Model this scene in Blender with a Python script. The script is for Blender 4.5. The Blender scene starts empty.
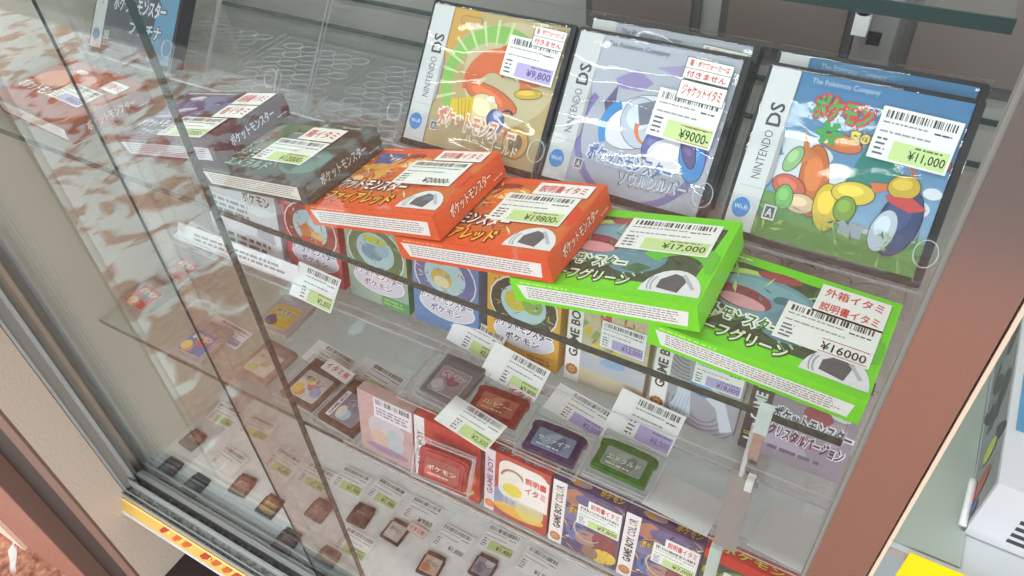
import bpy, math, random
from mathutils import Vector, Matrix, Euler

S = bpy.context.scene
COL = S.collection
R = math.radians
random.seed(7)

# ------------------------------------------------------------------ camera
cam_data = bpy.data.cameras.new('camera')
cam = bpy.data.objects.new('camera', cam_data)
COL.objects.link(cam)
cam_data.sensor_width = 36.0
cam_data.lens = 750.6 / 1024 * 36.0
cam_data.clip_start = 0.01
AX = ((0.86607911, 0.30455076, -0.39642882),
      (0.49688532, -0.61149758, 0.61577244),
      (-0.0548813, -0.73028731, -0.68093208))
cam.matrix_world = Matrix([(a[0], -a[1], -a[2], t) for a, t in zip(AX, (0.0, -0.26, 1.5))] + [(0, 0, 0, 1)])
S.camera = cam

# ------------------------------------------------------------------ world, lamps, exposure
W = bpy.data.worlds.new('overcast_sky')
S.world = W
W.use_nodes = True
bg = W.node_tree.nodes['Background']
bg.inputs[0].default_value = (0.90, 0.95, 1.0, 1)
bg.inputs[1].default_value = 6.0


def area_lamp(name, loc, target, sx, sy, power, col=(1, 1, 1)):
    l = bpy.data.lights.new(name, 'AREA')
    l.shape = 'RECTANGLE'
    l.size, l.size_y, l.energy, l.color = sx, sy, power, col
    o = bpy.data.objects.new(name, l)
    COL.objects.link(o)
    o.location = loc
    o.rotation_euler = (Vector(target) - Vector(loc)).to_track_quat('-Z', 'Y').to_euler()
    return o


area_lamp('awning_lamp', (-0.45, -0.68, 2.15), (-0.45, 0.2, 1.1), 1.7, 0.035, 7.5, (1, 0.99, 0.96))
area_lamp('case_lamp', (-0.45, 0.04, 1.86), (-0.45, 0.06, 0.5), 0.85, 0.04, 10.5, (0.97, 1, 0.98))
S.view_settings.view_transform = 'Standard'
S.view_settings.look = 'None'
S.view_settings.exposure = -0.92
S.view_settings.gamma = 1.0
S.view_settings.use_curve_mapping = False
S.cycles.transparent_max_bounces = 40
S.cycles.max_bounces = 10
S.cycles.glossy_bounces = 5
S.cycles.use_denoising = True
S.cycles.caustics_reflective = False

# ------------------------------------------------------------------ materials
MATS = {}


def lin(c):
    return tuple(((v / 255) / 12.92 if v <= 10 else ((v / 255 + 0.055) / 1.055) ** 2.4) for v in c)


def principled(name, col, rough=0.5, metal=0.0, spec=0.5, bump=0.0, bscale=300, var=None):
    if name in MATS:
        return MATS[name]
    m = bpy.data.materials.new(name)
    m.use_nodes = True
    nt = m.node_tree
    b = nt.nodes['Principled BSDF']
    b.inputs['Base Color'].default_value = (*col, 1)
    b.inputs['Roughness'].default_value = rough
    b.inputs['Metallic'].default_value = metal
    b.inputs['Specular IOR Level'].default_value = spec
    if bump or var:
        tc = nt.nodes.new('ShaderNodeTexCoord')
        n = nt.nodes.new('ShaderNodeTexNoise')
        n.inputs['Scale'].default_value = bscale
        n.inputs['Detail'].default_value = 5
        nt.links.new(tc.outputs['Object'], n.inputs['Vector'])
        if bump:
            bn = nt.nodes.new('ShaderNodeBump')
            bn.inputs['Strength'].default_value = bump
            bn.inputs['Distance'].default_value = 0.002
            nt.links.new(n.outputs['Fac'], bn.inputs['Height'])
            nt.links.new(bn.outputs['Normal'], b.inputs['Normal'])
        if var:
            mx = nt.nodes.new('ShaderNodeMix')
            mx.data_type = 'RGBA'
            mx.inputs[6].default_value = (*col, 1)
            mx.inputs[7].default_value = (*var, 1)
            rp = nt.nodes.new('ShaderNodeValToRGB')
            rp.color_ramp.elements[0].position = 0.4
            rp.color_ramp.elements[1].position = 0.6
            nt.links.new(n.outputs['Fac'], rp.inputs[0])
            nt.links.new(rp.outputs[0], mx.inputs[0])
            nt.links.new(mx.outputs[2], b.inputs['Base Color'])
    MATS[name] = m
    return m


def clear(name, tint=(1, 1, 1), f0=0.04, rough=0.0, haze=0.0, bump=0.0, bscale=40, gain=1.0):
    """clear sheet: lets light through, mirrors by Schlick's law on either side"""
    m = bpy.data.materials.new(name)
    m.use_nodes = True
    nt = m.node_tree
    nt.nodes.clear()
    N, L = nt.nodes.new, nt.links.new
    out = N('ShaderNodeOutputMaterial')
    geo = N('ShaderNodeNewGeometry')
    dot = N('ShaderNodeVectorMath'); dot.operation = 'DOT_PRODUCT'
    L(geo.outputs['Incoming'], dot.inputs[0])
    L(geo.outputs['Normal'], dot.inputs[1])

    def mth(op, a, b=None):
        n = N('ShaderNodeMath'); n.operation = op
        for i, v in enumerate((a, b)):
            if v is None:
                continue
            if isinstance(v, (int, float)):
                n.inputs[i].default_value = v
            else:
                L(v, n.inputs[i])
        return n.outputs[0]
    c = mth('ABSOLUTE', dot.outputs['Value'])
    p = mth('POWER', mth('SUBTRACT', 1.0, c), 5.0)
    fac = mth('MINIMUM', mth('MULTIPLY', mth('ADD', mth('MULTIPLY', p, 1 - f0), f0), gain), 1.0)
    tr = N('ShaderNodeBsdfTransparent'); tr.inputs[0].default_value = (*tint, 1)
    gl = N('ShaderNodeBsdfGlossy'); gl.inputs['Roughness'].default_value = rough
    if bump:
        tc = N('ShaderNodeTexCoord')
        nz = N('ShaderNodeTexNoise'); nz.inputs['Scale'].default_value = bscale; nz.inputs['Detail'].default_value = 3
        nz.inputs['Distortion'].default_value = 0.6
        bn = N('ShaderNodeBump'); bn.inputs['Strength'].default_value = bump; bn.inputs['Distance'].default_value = 0.004
        L(tc.outputs['Object'], nz.inputs['Vector']); L(nz.outputs['Fac'], bn.inputs['Height'])
        L(bn.outputs['Normal'], gl.inputs['Normal'])
    base = tr.outputs[0]
    if haze:
        df = N('ShaderNodeBsdfDiffuse'); df.inputs[0].default_value = (0.85, 0.88, 0.9, 1)
        mh = N('ShaderNodeMixShader'); mh.inputs[0].default_value = haze
        L(tr.outputs[0], mh.inputs[1]); L(df.outputs[0], mh.inputs[2])
        base = mh.outputs[0]
    mx = N('ShaderNodeMixShader')
    L(fac, mx.inputs[0]); L(base, mx.inputs[1]); L(gl.outputs[0], mx.inputs[2])
    L(mx.outputs[0], out.inputs['Surface'])
    return m


GLASS = clear('door_glass', (0.975, 0.985, 0.98), 0.056)
SHELFG = clear('shelf_glass', (0.96, 0.985, 0.975), 0.04)
GEDGE = principled('glass_edge', lin((38, 66, 62)), 0.15)
ACRYL = clear('clear_acrylic', (0.985, 0.985, 0.99), 0.035, 0.02, 0.012)
AEDGE = clear('acrylic_edge', (0.95, 0.96, 0.97), 0.06, 0.12, 0.42)
FILM = clear('shrink_film', (0.99, 0.99, 0.99), 0.05, 0.05, 0.0, 0.10, 26)
ALU = principled('aluminium', lin((186, 188, 186)), 0.4, 0.35)
ALUD = principled('worn_aluminium', lin((178, 180, 176)), 0.55, 0.15, bump=0.3, bscale=160, var=lin((124, 124, 116)))
GASK = principled('grey_gasket', lin((136, 134, 126)), 0.6)
BRONZE = principled('bronze_metal', lin((184, 168, 162)), 0.2, 0.9)
CREAM = principled('cream_trim', lin((226, 200, 176)), 0.5)
DARK = principled('dark_trim', lin((52, 40, 38)), 0.5)
PLASTER = principled('plaster', lin((200, 184, 166)), 0.9, bump=0.5, bscale=260)
BLACKP = principled('black_plastic', lin((26, 27, 30)), 0.28)
GREYP = principled('grey_plastic', lin((120, 122, 122)), 0.4)
WHITEP = principled('white_plastic', lin((226, 228, 228)), 0.4)


def ink(c, rough=0.42):
    c = tuple(int(v) for v in c)
    return principled('ink_%02x%02x%02x_%d' % (*c, int(rough * 100)), lin(c), rough, 0, 0.4)


WHITE = (240, 240, 236)
BLACK = (28, 28, 30)
GREY = (120, 122, 124)
RED = (206, 52, 56)
PURP = (178, 168, 214)
LIME = (196, 222, 150)

# ------------------------------------------------------------------ mesh builder
TEXT = {}


def text_geo(s, off=0.0):
    k = (s, off)
    if k not in TEXT:
        c = bpy.data.curves.new('t', 'FONT')
        c.body = s
        c.resolution_u = 2
        c.offset = off
        o = bpy.data.objects.new('t', c)
        COL.objects.link(o)
        m = o.evaluated_get(bpy.context.evaluated_depsgraph_get()).to_mesh()
        v = [(p.co.x, p.co.y) for p in m.vertices]
        f = [tuple(p.vertices) for p in m.polygons]
        nf = []
        for q in f:   # faces towards +N
            a = sum(v[q[i]][0] * v[q[(i + 1) % len(q)]][1] - v[q[(i + 1) % len(q)]][0] * v[q[i]][1] for i in range(len(q)))
            nf.append(q if a >= 0 else q[::-1])
        bpy.data.objects.remove(o)
        bpy.data.curves.remove(c)
        x0, x1 = min(p[0] for p in v), max(p[0] for p in v)
        y0, y1 = min(p[1] for p in v), max(p[1] for p in v)
        TEXT[k] = ([((p[0] - x0) / (x1 - x0), (p[1] - y0) / (y1 - y0)) for p in v], nf, (x0, y0, x1, y1))
    return TEXT[k]


class MB:
    def __init__(self):
        self.v, self.f, self.mi, self.ms = [], [], [], []

    def m(self, mat):
        if mat not in self.ms:
            self.ms.append(mat)
        return self.ms.index(mat)

    def add(self, vs, fs, mat):
        n = len(self.v)
        self.v += [tuple(p) for p in vs]
        k = self.m(mat)
        for f in fs:
            self.f.append(tuple(i + n for i in f))
            self.mi.append(k)

    def ngon(self, pts, mat):
        self.add(pts, [tuple(range(len(pts)))], mat)

    def box(self, x0, y0, z0, x1, y1, z1, mat, edge=None, M=None):
        vs = [Vector((x, y, z)) for z in (z0, z1) for y in (y0, y1) for x in (x0, x1)]
        if M:
            vs = [M @ p for p in vs]
        fs = [(0, 2, 3, 1), (4, 5, 7, 6), (0, 1, 5, 4), (2, 6, 7, 3), (0, 4, 6, 2), (1, 3, 7, 5)]
        if edge is None:
            self.add(vs, fs, mat)
        else:   # the two largest faces are clear, the cut edges show
            ext = (z1 - z0, z1 - z0, y1 - y0, y1 - y0, x1 - x0, x1 - x0)
            t = min(ext)
            self.add(vs, [f for f, e in zip(fs, ext) if e == t], mat)
            self.add(vs, [f for f, e in zip(fs, ext) if e != t], edge)

    def prism(self, pts, d0, d1, mat, F=None, side=None):
        """outline pts (counter-clockwise) in frame F, from depth d0 to d1 along N"""
        F = F or Frame((0, 0, 0), (1, 0, 0), (0, 1, 0))
        n = len(pts)
        vs = [F.at(u, v, d0) for u, v in pts] + [F.at(u, v, d1) for u, v in pts]
        self.add(vs, [tuple(range(n))[::-1], tuple(range(n, 2 * n))], mat)
        self.add(vs, [(i, (i + 1) % n, (i + 1) % n + n, i + n) for i in range(n)], side or mat)

    def tube(self, pts, r, mat, n=8, closed=False):
        pts = [Vector(p) for p in pts]
        rings = []
        for i, p in enumerate(pts):
            a = pts[(i - 1) % len(pts)] if (closed or i > 0) else p
            b = pts[(i + 1) % len(pts)] if (closed or i < len(pts) - 1) else p
            d = (b - a).normalized()
            s = d.cross(Vector((0, 0, 1)))
            if s.length < 1e-4:
                s = d.cross(Vector((1, 0, 0)))
            s.normalize()
            t = d.cross(s)
            rings.append([p + (s * math.cos(q) + t * math.sin(q)) * r for q in [2 * math.pi * j / n for j in range(n)]])
        vs = [q for ring in rings for q in ring]
        k = len(pts)
        fs = []
        for i in range(k if closed else k - 1):
            for j in range(n):
                a, b = i * n, ((i + 1) % k) * n
                fs.append((a + j, b + j, b + (j + 1) % n, a + (j + 1) % n))
        if not closed:
            fs += [tuple(range(n)), tuple(range((k - 1) * n, k * n))[::-1]]
        self.add(vs, fs, mat)

    def build(self, name, parent=None, loc=None, rot=None, smooth=False):
        me = bpy.data.meshes.new(name)
        me.from_pydata(self.v, [], self.f)
        for mt in self.ms:
            me.materials.append(mt)
        me.polygons.foreach_set('material_index', self.mi)
        if smooth:
            me.polygons.foreach_set('use_smooth', [True] * len(self.f))
        me.update()
        o = bpy.data.objects.new(name, me)
        COL.objects.link(o)
        if parent:
            o.parent = parent
        if loc:
            o.location = loc
        if rot:
            o.rotation_euler = rot
        return o


class Frame:
    """a face: origin O, axes U and V, normal N = U x V"""
    def __init__(self, O, U, V):
        self.O, self.U, self.V = Vector(O), Vector(U).normalized(), Vector(V).normalized()
        self.N = self.U.cross(self.V).normalized()

    def at(self, u, v, d=0.0):
        return self.O + self.U * u + self.V * v + self.N * d

    def sub(self, u, v, rot=0.0, d=0.0):
        c, s = math.cos(rot), math.sin(rot)
        return Frame(self.at(u, v, d), self.U * c + self.V * s, self.V * c - self.U * s)


class Ink:
    """printing laid on a face, each layer a hair above the last"""
    def __init__(self, mb, F, d=0.00012, rough=0.42):
        self.mb, self.F, self.d, self.rough = mb, F, d, rough
        self.clip = None

    def up(self):
        self.d += 0.00002
        return self.d

    def poly(self, pts, c):
        d = self.up()
        a = sum(pts[i][0] * pts[(i + 1) % len(pts)][1] - pts[(i + 1) % len(pts)][0] * pts[i][1] for i in range(len(pts)))
        if a < 0:
            pts = pts[::-1]
        if self.clip:
            pts = clip_poly(pts, self.clip)
            if len(pts) < 3:
                return
        self.mb.ngon([self.F.at(u, v, d) for u, v in pts], ink(c, self.rough))

    def rect(self, u0, v0, u1, v1, c):
        self.poly([(u0, v0), (u1, v0), (u1, v1), (u0, v1)], c)

    def ell(self, u, v, a, b, c, rot=0, n=20, a0=0, a1=360):
        cr, sr = math.cos(R(rot)), math.sin(R(rot))
        pts = []
        for i in range(n if a1 - a0 == 360 else n + 1):
            t = R(a0 + (a1 - a0) * i / n)
            x, y = a * math.cos(t), b * math.sin(t)
            pts.append((u + x * cr - y * sr, v + x * sr + y * cr))
        self.poly(pts, c)

    def oell(self, u, v, a, b, c, rot=0):
        self.ell(u, v, a + 0.0006, b + 0.0006, tuple(x * 0.5 for x in c), rot)
        self.ell(u, v, a, b, c, rot)
        self.ell(u - a * 0.15, v + b * 0.2, a * 0.62, b * 0.5, tuple(min(255, x * 1.1 + 8) for x in c), rot)

    def arc(self, u, v, r0, r1, a0, a1, c, n=12, taper=0.0):
        d = self.up()
        k = ink(c, self.rough)
        for i in range(n):
            q = []
            for j in (i, i + 1):
                t = j / n
                th = R(a0 + (a1 - a0) * t)
                w = 1 - taper * t
                m = (r0 + r1) / 2
                h = (r1 - r0) / 2 * w
                q.append([(u + math.cos(th) * (m + s * h), v + math.sin(th) * (m + s * h)) for s in (-1, 1)])
            p = [q[0][0], q[0][1], q[1][1], q[1][0]]
            if self.clip:
                a = sum(p[i][0] * p[(i + 1) % 4][1] - p[(i + 1) % 4][0] * p[i][1] for i in range(4))
                p = clip_poly(p if a > 0 else p[::-1], self.clip)
                if len(p) < 3:
                    continue
            self.mb.ngon([self.F.at(x, y, d) for x, y in p], k)

    def text(self, s, u, v, w, h, c, off=0.0, rot=0.0, shear=0.0, keep=False):
        d = self.up()
        vs, fs, bb = text_geo(s, off)
        if keep:
            w = min(w, h * (bb[2] - bb[0]) / (bb[3] - bb[1]))
        G = self.F.sub(u, v, R(rot))
        self.mb.add([G.at(p[0] * w + p[1] * h * shear, p[1] * h, d) for p in vs], fs, ink(c, self.rough))

    def title(self, s, u, v, w, h, c, oc, off=0.05, rot=0.0, shear=0.0):
        """text over a fatter outline of itself"""
        e = h * 0.10
        G = self.F.sub(u, v, R(rot))
        for col, o, k in ((oc, off * 1.9, e), (c, 0.03, 0)):
            d = self.up()
            vs, fs, bb = text_geo(s, o)
            self.mb.add([G.at(-k + p[0] * (w + 2 * k) + p[1] * h * shear, -k + p[1] * (h + 2 * k), d) for p in vs], fs, ink(col, self.rough))

    def lines(self, u0, v0, u1, v1, n, c, fill=0.55, rag=0.15, seed=1):
        """print too small to read: rows of short dashes"""
        rr = random.Random(seed)
        d = self.up()
        k = ink(c, self.rough)
        st = (v1 - v0) / n
        for i in range(n):
            y = v1 - (i + 1) * st + st * (1 - fill) / 2
            x = u0
            end = u1 - rr.random() * rag * (u1 - u0)
            while x < end:
                w = st * rr.uniform(0.5, 2.2)
                x2 = min(x + w, end)
                self.mb.ngon([self.F.at(p, q, d) for p, q in ((x, y), (x2, y), (x2, y + st * fill), (x, y + st * fill))], k)
                x = x2 + st * rr.uniform(0.25, 0.5)

    def scatter(self, u0, v0, u1, v1, n, size, cols, seed=1):
        rr = random.Random(seed)
        for i in range(n):
            u, v, t = rr.uniform(u0, u1), rr.uniform(v0, v1), rr.uniform(0, 6.28)
            a, w = size * rr.uniform(0.5, 1.6), size * rr.uniform(0.12, 0.4)
            c, q = math.cos(t), math.sin(t)
            d0 = self.d
            self.poly([(u - a * c, v - a * q), (u + w * q, v - w * c), (u + a * c, v + a * q), (u - w * q * 0.4, v + w * c * 0.4)], rr.choice(cols))
            self.d = d0 + 0.000003

    def barcode(self, u0, v0, u1, v1, seed=1, c=BLACK):
        rr = random.Random(seed)
        d = self.up()
        k = ink(c, self.rough)
        x = u0
        un = (u1 - u0) / 95
        while x < u1 - un:
            w = un * rr.choice((1, 1, 2, 3))
            x2 = min(x + w, u1)
            self.mb.ngon([self.F.at(p, q, d) for p, q in ((x, v0), (x2, v0), (x2, v1), (x, v1))], k)
            x = x2 + un * rr.choice((1, 1, 2, 3))


def clip_poly(pts, r):
    u0, v0, u1, v1 = r
    for ax, lim, sg in ((0, u0, 1), (0, u1, -1), (1, v0, 1), (1, v1, -1)):
        out = []
        for i in range(len(pts)):
            a, b = pts[i], pts[(i + 1) % len(pts)]
            da, db = (a[ax] - lim) * sg, (b[ax] - lim) * sg
            if da >= 0:
                out.append(a)
            if (da >= 0) != (db >= 0):
                t = da / (da - db)
                out.append((a[0] + (b[0] - a[0]) * t, a[1] + (b[1] - a[1]) * t))
        pts = out
        if not pts:
            break
    return pts


def rrect(u0, v0, u1, v1, r, n=4):
    pts = []
    for cu, cv, a in ((u1 - r, v0 + r, -90), (u1 - r, v1 - r, 0), (u0 + r, v1 - r, 90), (u0 + r, v0 + r, 180)):
        pts += [(cu + r * math.cos(R(a + 90 * i / n)), cv + r * math.sin(R(a + 90 * i / n))) for i in range(n + 1)]
    return pts


def tag(o, label, cat, group=None, kind=None):
    o['label'], o['category'] = label, cat
    if group:
        o['group'] = group
    if kind:
        o['kind'] = kind
    return o


def thing(name, label, cat, loc, rot=(0, 0, 0), group=None):
    o = bpy.data.objects.new(name, None)
    o.empty_display_size = 0.01
    COL.objects.link(o)
    o.location = loc
    o.rotation_euler = rot
    return tag(o, label, cat, group)


def struct(name, mb, **k):
    o = mb.build(name, **k)
    o['kind'] = 'structure'
    return o


def one(fn, *a, **k):
    mb = MB()
    getattr(mb, fn)(*a, **k)
    return mb


# ------------------------------------------------------------------ setting
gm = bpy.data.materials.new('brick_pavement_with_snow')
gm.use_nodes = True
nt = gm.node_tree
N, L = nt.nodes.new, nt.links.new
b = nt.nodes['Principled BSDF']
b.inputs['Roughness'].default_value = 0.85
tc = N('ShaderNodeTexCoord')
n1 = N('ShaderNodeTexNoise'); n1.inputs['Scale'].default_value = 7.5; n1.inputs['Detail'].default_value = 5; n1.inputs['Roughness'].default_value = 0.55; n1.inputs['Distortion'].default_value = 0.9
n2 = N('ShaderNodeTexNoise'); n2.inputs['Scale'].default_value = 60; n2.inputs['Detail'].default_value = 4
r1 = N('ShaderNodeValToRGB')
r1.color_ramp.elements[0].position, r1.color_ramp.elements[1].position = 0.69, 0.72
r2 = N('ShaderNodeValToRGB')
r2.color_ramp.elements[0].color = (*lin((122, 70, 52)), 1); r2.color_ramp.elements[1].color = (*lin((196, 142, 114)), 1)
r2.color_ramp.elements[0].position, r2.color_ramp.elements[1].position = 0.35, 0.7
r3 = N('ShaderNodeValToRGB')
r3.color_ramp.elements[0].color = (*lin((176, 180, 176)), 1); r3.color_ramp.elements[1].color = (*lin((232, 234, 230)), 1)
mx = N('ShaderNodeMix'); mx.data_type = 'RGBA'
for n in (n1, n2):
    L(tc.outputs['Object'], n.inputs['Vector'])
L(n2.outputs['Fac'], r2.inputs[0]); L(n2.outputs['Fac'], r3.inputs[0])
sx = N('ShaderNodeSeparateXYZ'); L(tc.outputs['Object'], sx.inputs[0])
mr = N('ShaderNodeMapRange'); mr.inputs['From Min'].default_value = -1.1; mr.inputs['From Max'].default_value = -2.0  # snow only at left; bare right side stands in for a person's dark reflection
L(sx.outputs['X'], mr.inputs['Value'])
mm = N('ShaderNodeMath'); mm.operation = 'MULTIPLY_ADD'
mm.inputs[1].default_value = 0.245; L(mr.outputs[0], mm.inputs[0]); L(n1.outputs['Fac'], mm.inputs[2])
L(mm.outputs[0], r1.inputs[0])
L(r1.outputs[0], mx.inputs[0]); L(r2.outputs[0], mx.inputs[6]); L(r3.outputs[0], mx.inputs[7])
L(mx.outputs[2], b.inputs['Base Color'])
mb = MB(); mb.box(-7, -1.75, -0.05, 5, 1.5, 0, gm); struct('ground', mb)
mb = MB(); mb.box(-9, -9, -0.05, 7, -1.87, -0.03, principled('asphalt', lin((74, 74, 74)), 0.9, bump=0.4, bscale=150, var=lin((88, 86, 84)))); mb.box(-9, -1.87, -0.05, 7, -1.75, 0.0, principled('kerb_stone', lin((120, 118, 114)), 0.8)); struct('road', mb)

mb = MB(); mb.box(-0.957, -0.0875, 0.256, -0.905, -0.031, 2.3, PLASTER); mb.box(-0.957, -0.031, 0.256, -0.932, 0.46, 2.3, PLASTER); mb.box(-0.932, -0.031, 0.256, -0.905, 0.0, 0.449, PLASTER); struct('wall_left', mb)
mb = MB()
BR1 = principled('brown_facade_metal', lin((118, 92, 80)), 0.55, bump=0.1)
BR2 = principled('dark_facade_gap', lin((46, 36, 33)), 0.6)
BR3 = principled('reddish_facade_metal', lin((158, 104, 84)), 0.6, bump=0.3, bscale=120, var=lin((140, 94, 78)))
mb.box(-0.958, -0.092, 0.0, -0.905, -0.0876, 2.3, BR1)
struct('trim_1', mb)
mb = MB(); mb.box(-1.098, -0.090, 0.0, -0.9581, -0.05, 2.3, BR2); struct('trim_2', mb)
mb = MB(); mb.box(-1.105, -0.1195, 0, -1.0985, -0.05, 2.3, BR1); struct('trim_3', mb)
mb = MB(); mb.box(-1.418, -0.12, 0, -1.1055, -0.05, 2.3, BR3); struct('trim_4', mb)
mb = MB(); mb.box(-3.0, -0.128, 0.0, -1.4185, -0.05, 2.3, CREAM); struct('trim_5', mb)
mb = MB(); mb.box(-0.905, -0.09, 0.0, 0.5, 0.4, 0.256, DARK); struct('baseboard_front', mb)
AWN = principled('added_awning_grey', lin((96, 94, 90)), 0.8)
mb = MB(); mb.box(-3.0, -1.0, 2.35, 2.5, 0.5, 2.40, AWN); mb.box(-3.0, -1.03, 1.92, 2.5, -1.0, 2.40, AWN); struct('added_awning', mb)  # unseen awning and drop valance, added to shade the case from the sky
WALLG = principled('back_wall_paint', lin((120, 120, 116)), 0.7)
mb = MB(); mb.box(-1.2, 0.47, 0.0, 0.9, 0.5, 2.3, WALLG); struct('wall_back', mb)

# ------------------------------------------------------------------ showcase
case = thing('display_case', 'aluminium framed glass showcase with sliding doors and bronze post', 'display case', (-0.44, 0, 0.256))
OC = Vector((0.44, 0, -0.256))


def cpart(name, mb, parent=None):
    o = mb.build(name, parent or case)
    if parent is None:
        o.location = OC
    return o


mb = MB()
for y0, y1, z0, z1, mt in ((-0.036, 0.020, 0.462, 0.484, ALUD), (-0.0365, -0.034, 0.484, 0.4915, ALU), (-0.029, -0.027, 0.484, 0.491, ALU),
                           (-0.0175, -0.0145, 0.484, 0.506, ALU), (-0.003, 0.004, 0.484, 0.500, ALU), (0.004, 0.010, 0.484, 0.497, ALU), (0.016, 0.020, 0.484, 0.505, ALU)):
    mb.box(-0.905, y0, z0, 0.024, y1, z1, mt)
F = Frame((-0.905, 0, 0), (0, 1, 0), (0, 0, 1))
mb.prism([(-0.0475, 0.459), (-0.036, 0.459), (-0.036, 0.4835)], 0, 0.929, ALU, F)
sill = cpart('sill_track', mb)
mb = MB()
F = Frame((-0.905, -0.0476, 0.4592), (1, 0, 0), (0, 0.0115, 0.0245))
SH = 0.027
mb.prism([(0, 0), (0.928, 0), (0.928, SH), (0, SH)], 0, 0.0005, ink((206, 168, 84)), F)
k = Ink(mb, F, 0.0006)
rr = random.Random(4)
for i in range(34):
    u = 0.09 + i * 0.026
    u += rr.uniform(-0.008, 0.008)
    k.poly([(u, 0.007), (u + 0.006, 0.004), (u + rr.uniform(0.016, 0.03), 0.013), (u + 0.024, 0.020), (u + 0.012, 0.020)], (188, 92, 40) if i % 3 else (170, 58, 36))
    k.poly([(u + 0.017, 0.009), (u + 0.023, 0.012), (u + 0.025, 0.018)], (236, 214, 130))
k.rect(0.0, SH - 0.005, 0.928, SH - 0.001, (232, 206, 130))
st = cpart('sill_sticker', mb)
st['label'] = 'worn yellow strip with orange red print'
mb = MB(); mb.box(-0.905, -0.0500, 0.452, 0.024, -0.036, 0.4588, WHITEP); cpart('sill_lip', mb)
mb = MB()
mb.box(-0.930, -0.030, 0.45, -0.9045, -0.026, 1.9, ALU)
mb.box(-0.930, -0.026, 0.45, -0.906, 0.0, 1.9, GASK)
mb.box(-0.930, -0.012, 0.45, -0.8985, -0.008, 1.9, ALU)
mb.box(-0.930, 0.020, 0.45, -0.8985, 0.026, 1.9, ALU)
cpart('jamb', mb)
mb = MB(); mb.box(0.0265, -0.004, 0.30, 0.0535, 0.004, 1.9, BRONZE); post = cpart('post', mb)
post['label'] = 'bronze brown metal post'
mb = MB(); mb.box(0.0243, -0.003, 0.30, 0.0265, 0.006, 1.9, GASK); mb.build('gasket', post)
mb = MB(); mb.box(0.0535, -0.002, 0.30, 0.0545, 0.006, 1.9, DARK); mb.box(0.0545, -0.004, 0.30, 0.0563, 0.004, 1.9, CREAM); mb.build('edge_trim', post)
mb = MB(); mb.box(-0.904, 0.026, 0.45, -0.900, 0.44, 1.9, principled('side_panel_grey', lin((186, 182, 166)), 0.6)); cpart('side_panel', mb)
mb = MB(); mb.box(-0.9, 0.02, 0.47, 0.3, 0.44, 0.500, principled('deck_grey', lin((200, 206, 206)), 0.55)); cpart('deck', mb)
mb = MB(); mb.box(-0.93, -0.03, 1.9, 0.3, 0.46, 1.93, ALU); cpart('top_panel', mb)
mb = MB()
PAN = principled('rear_door_grey', lin((158, 158, 152)), 0.5)
mb.box(-0.9, 0.440, 0.5, 0.3, 0.446, 1.9, PAN)
for z in (1.094, 1.137):
    mb.box(-0.9, 0.436, z - 0.002, 0.3, 0.440, z + 0.002, GEDGE)
rear = cpart('rear_door', mb)
for x0 in (-0.33, -0.19, -0.03):   # framed inserts of the rear door
    mb = MB()
    mb.box(x0, 0.434, 1.16, x0 + 0.12, 0.440, 1.30, principled('insert_frame', lin((84, 82, 80)), 0.4))
    mb.box(x0 + 0.008, 0.431, 1.172, x0 + 0.112, 0.434, 1.29, principled('insert_brown', lin((112, 100, 94)), 0.45, bump=0.2, bscale=90))
    mb.build('door_insert', rear)
# two sliding panes that overlap
for nm, x0, x1, y, th in (('left', -0.8985, -0.4335, 0.0080, 0.0055), ('right', -0.5185, 0.0245, -0.0015, 0.0022)):
    mb = MB(); mb.box(x0, y, 0.500, x1, y + th, 1.89, GLASS, None)
    g = cpart('glass_door', mb)
    g['label'] = 'sliding clear glass pane of the showcase'
    mb = MB()
    if nm == 'left':
        mb.box(x1, y, 0.5, x1 + 0.0012, y + th, 1.89, GEDGE)
    else:
        mb.box(x0 - 0.0005, y, 0.5, x0, y + th, 1.89, GEDGE)
    mb.build('glass_edge', g)
# slotted shelf standard at the back with its bracket knob
mb = MB(); mb.box(-0.068, 0.428, 0.5, -0.036, 0.436, 1.85, principled('standard_grey', lin((140, 140, 138)), 0.45, 0.3))
for i in range(40):
    z = 0.52 + i * 0.032
    mb.box(-0.0575, 0.4275, z, -0.0465, 0.4281, z + 0.012, BLACKP)
sd = cpart('shelf_standard', mb)
mb = MB(); F = Frame((-0.064, 0.428, 1.231), (1, 0, 0), (0, 0, 1))
mb.prism([(0.009 * math.cos(R(a)), 0.009 * math.sin(R(a))) for a in range(0, 360, 20)], 0, 0.016, WHITEP, F)
mb.box(-0.070, 0.412, 1.205, -0.058, 0.426, 1.225, WHITEP)
mb.build('knob', sd)['label'] = 'white plastic knob'

# glass shelves
def glass_shelf(z, label, x0=-0.8985, x1=0.022):
    t = thing('glass_shelf', label, 'shelf', (x0, 0.07, z))
    mb = MB(); w, d = x1 - x0, 0.355
    mb.box(0, 0.0012, -0.006, w, d, 0, SHELFG)
    mb.build('glass_plate', t)
    mb = MB(); mb.box(0, 0, -0.006, w, 0.0012, 0, GEDGE); mb.build('front_edge', t)['label'] = 'dark green polished edge'
    return t


glass_shelf(1.103, 'glass shelf carrying the orange and green boxes and large game cases')
glass_shelf(0.789, 'lower glass shelf carrying the clear riser with small boxes')
glass_shelf(1.371, 'glass shelf crossing the top right corner of the photo')

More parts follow.
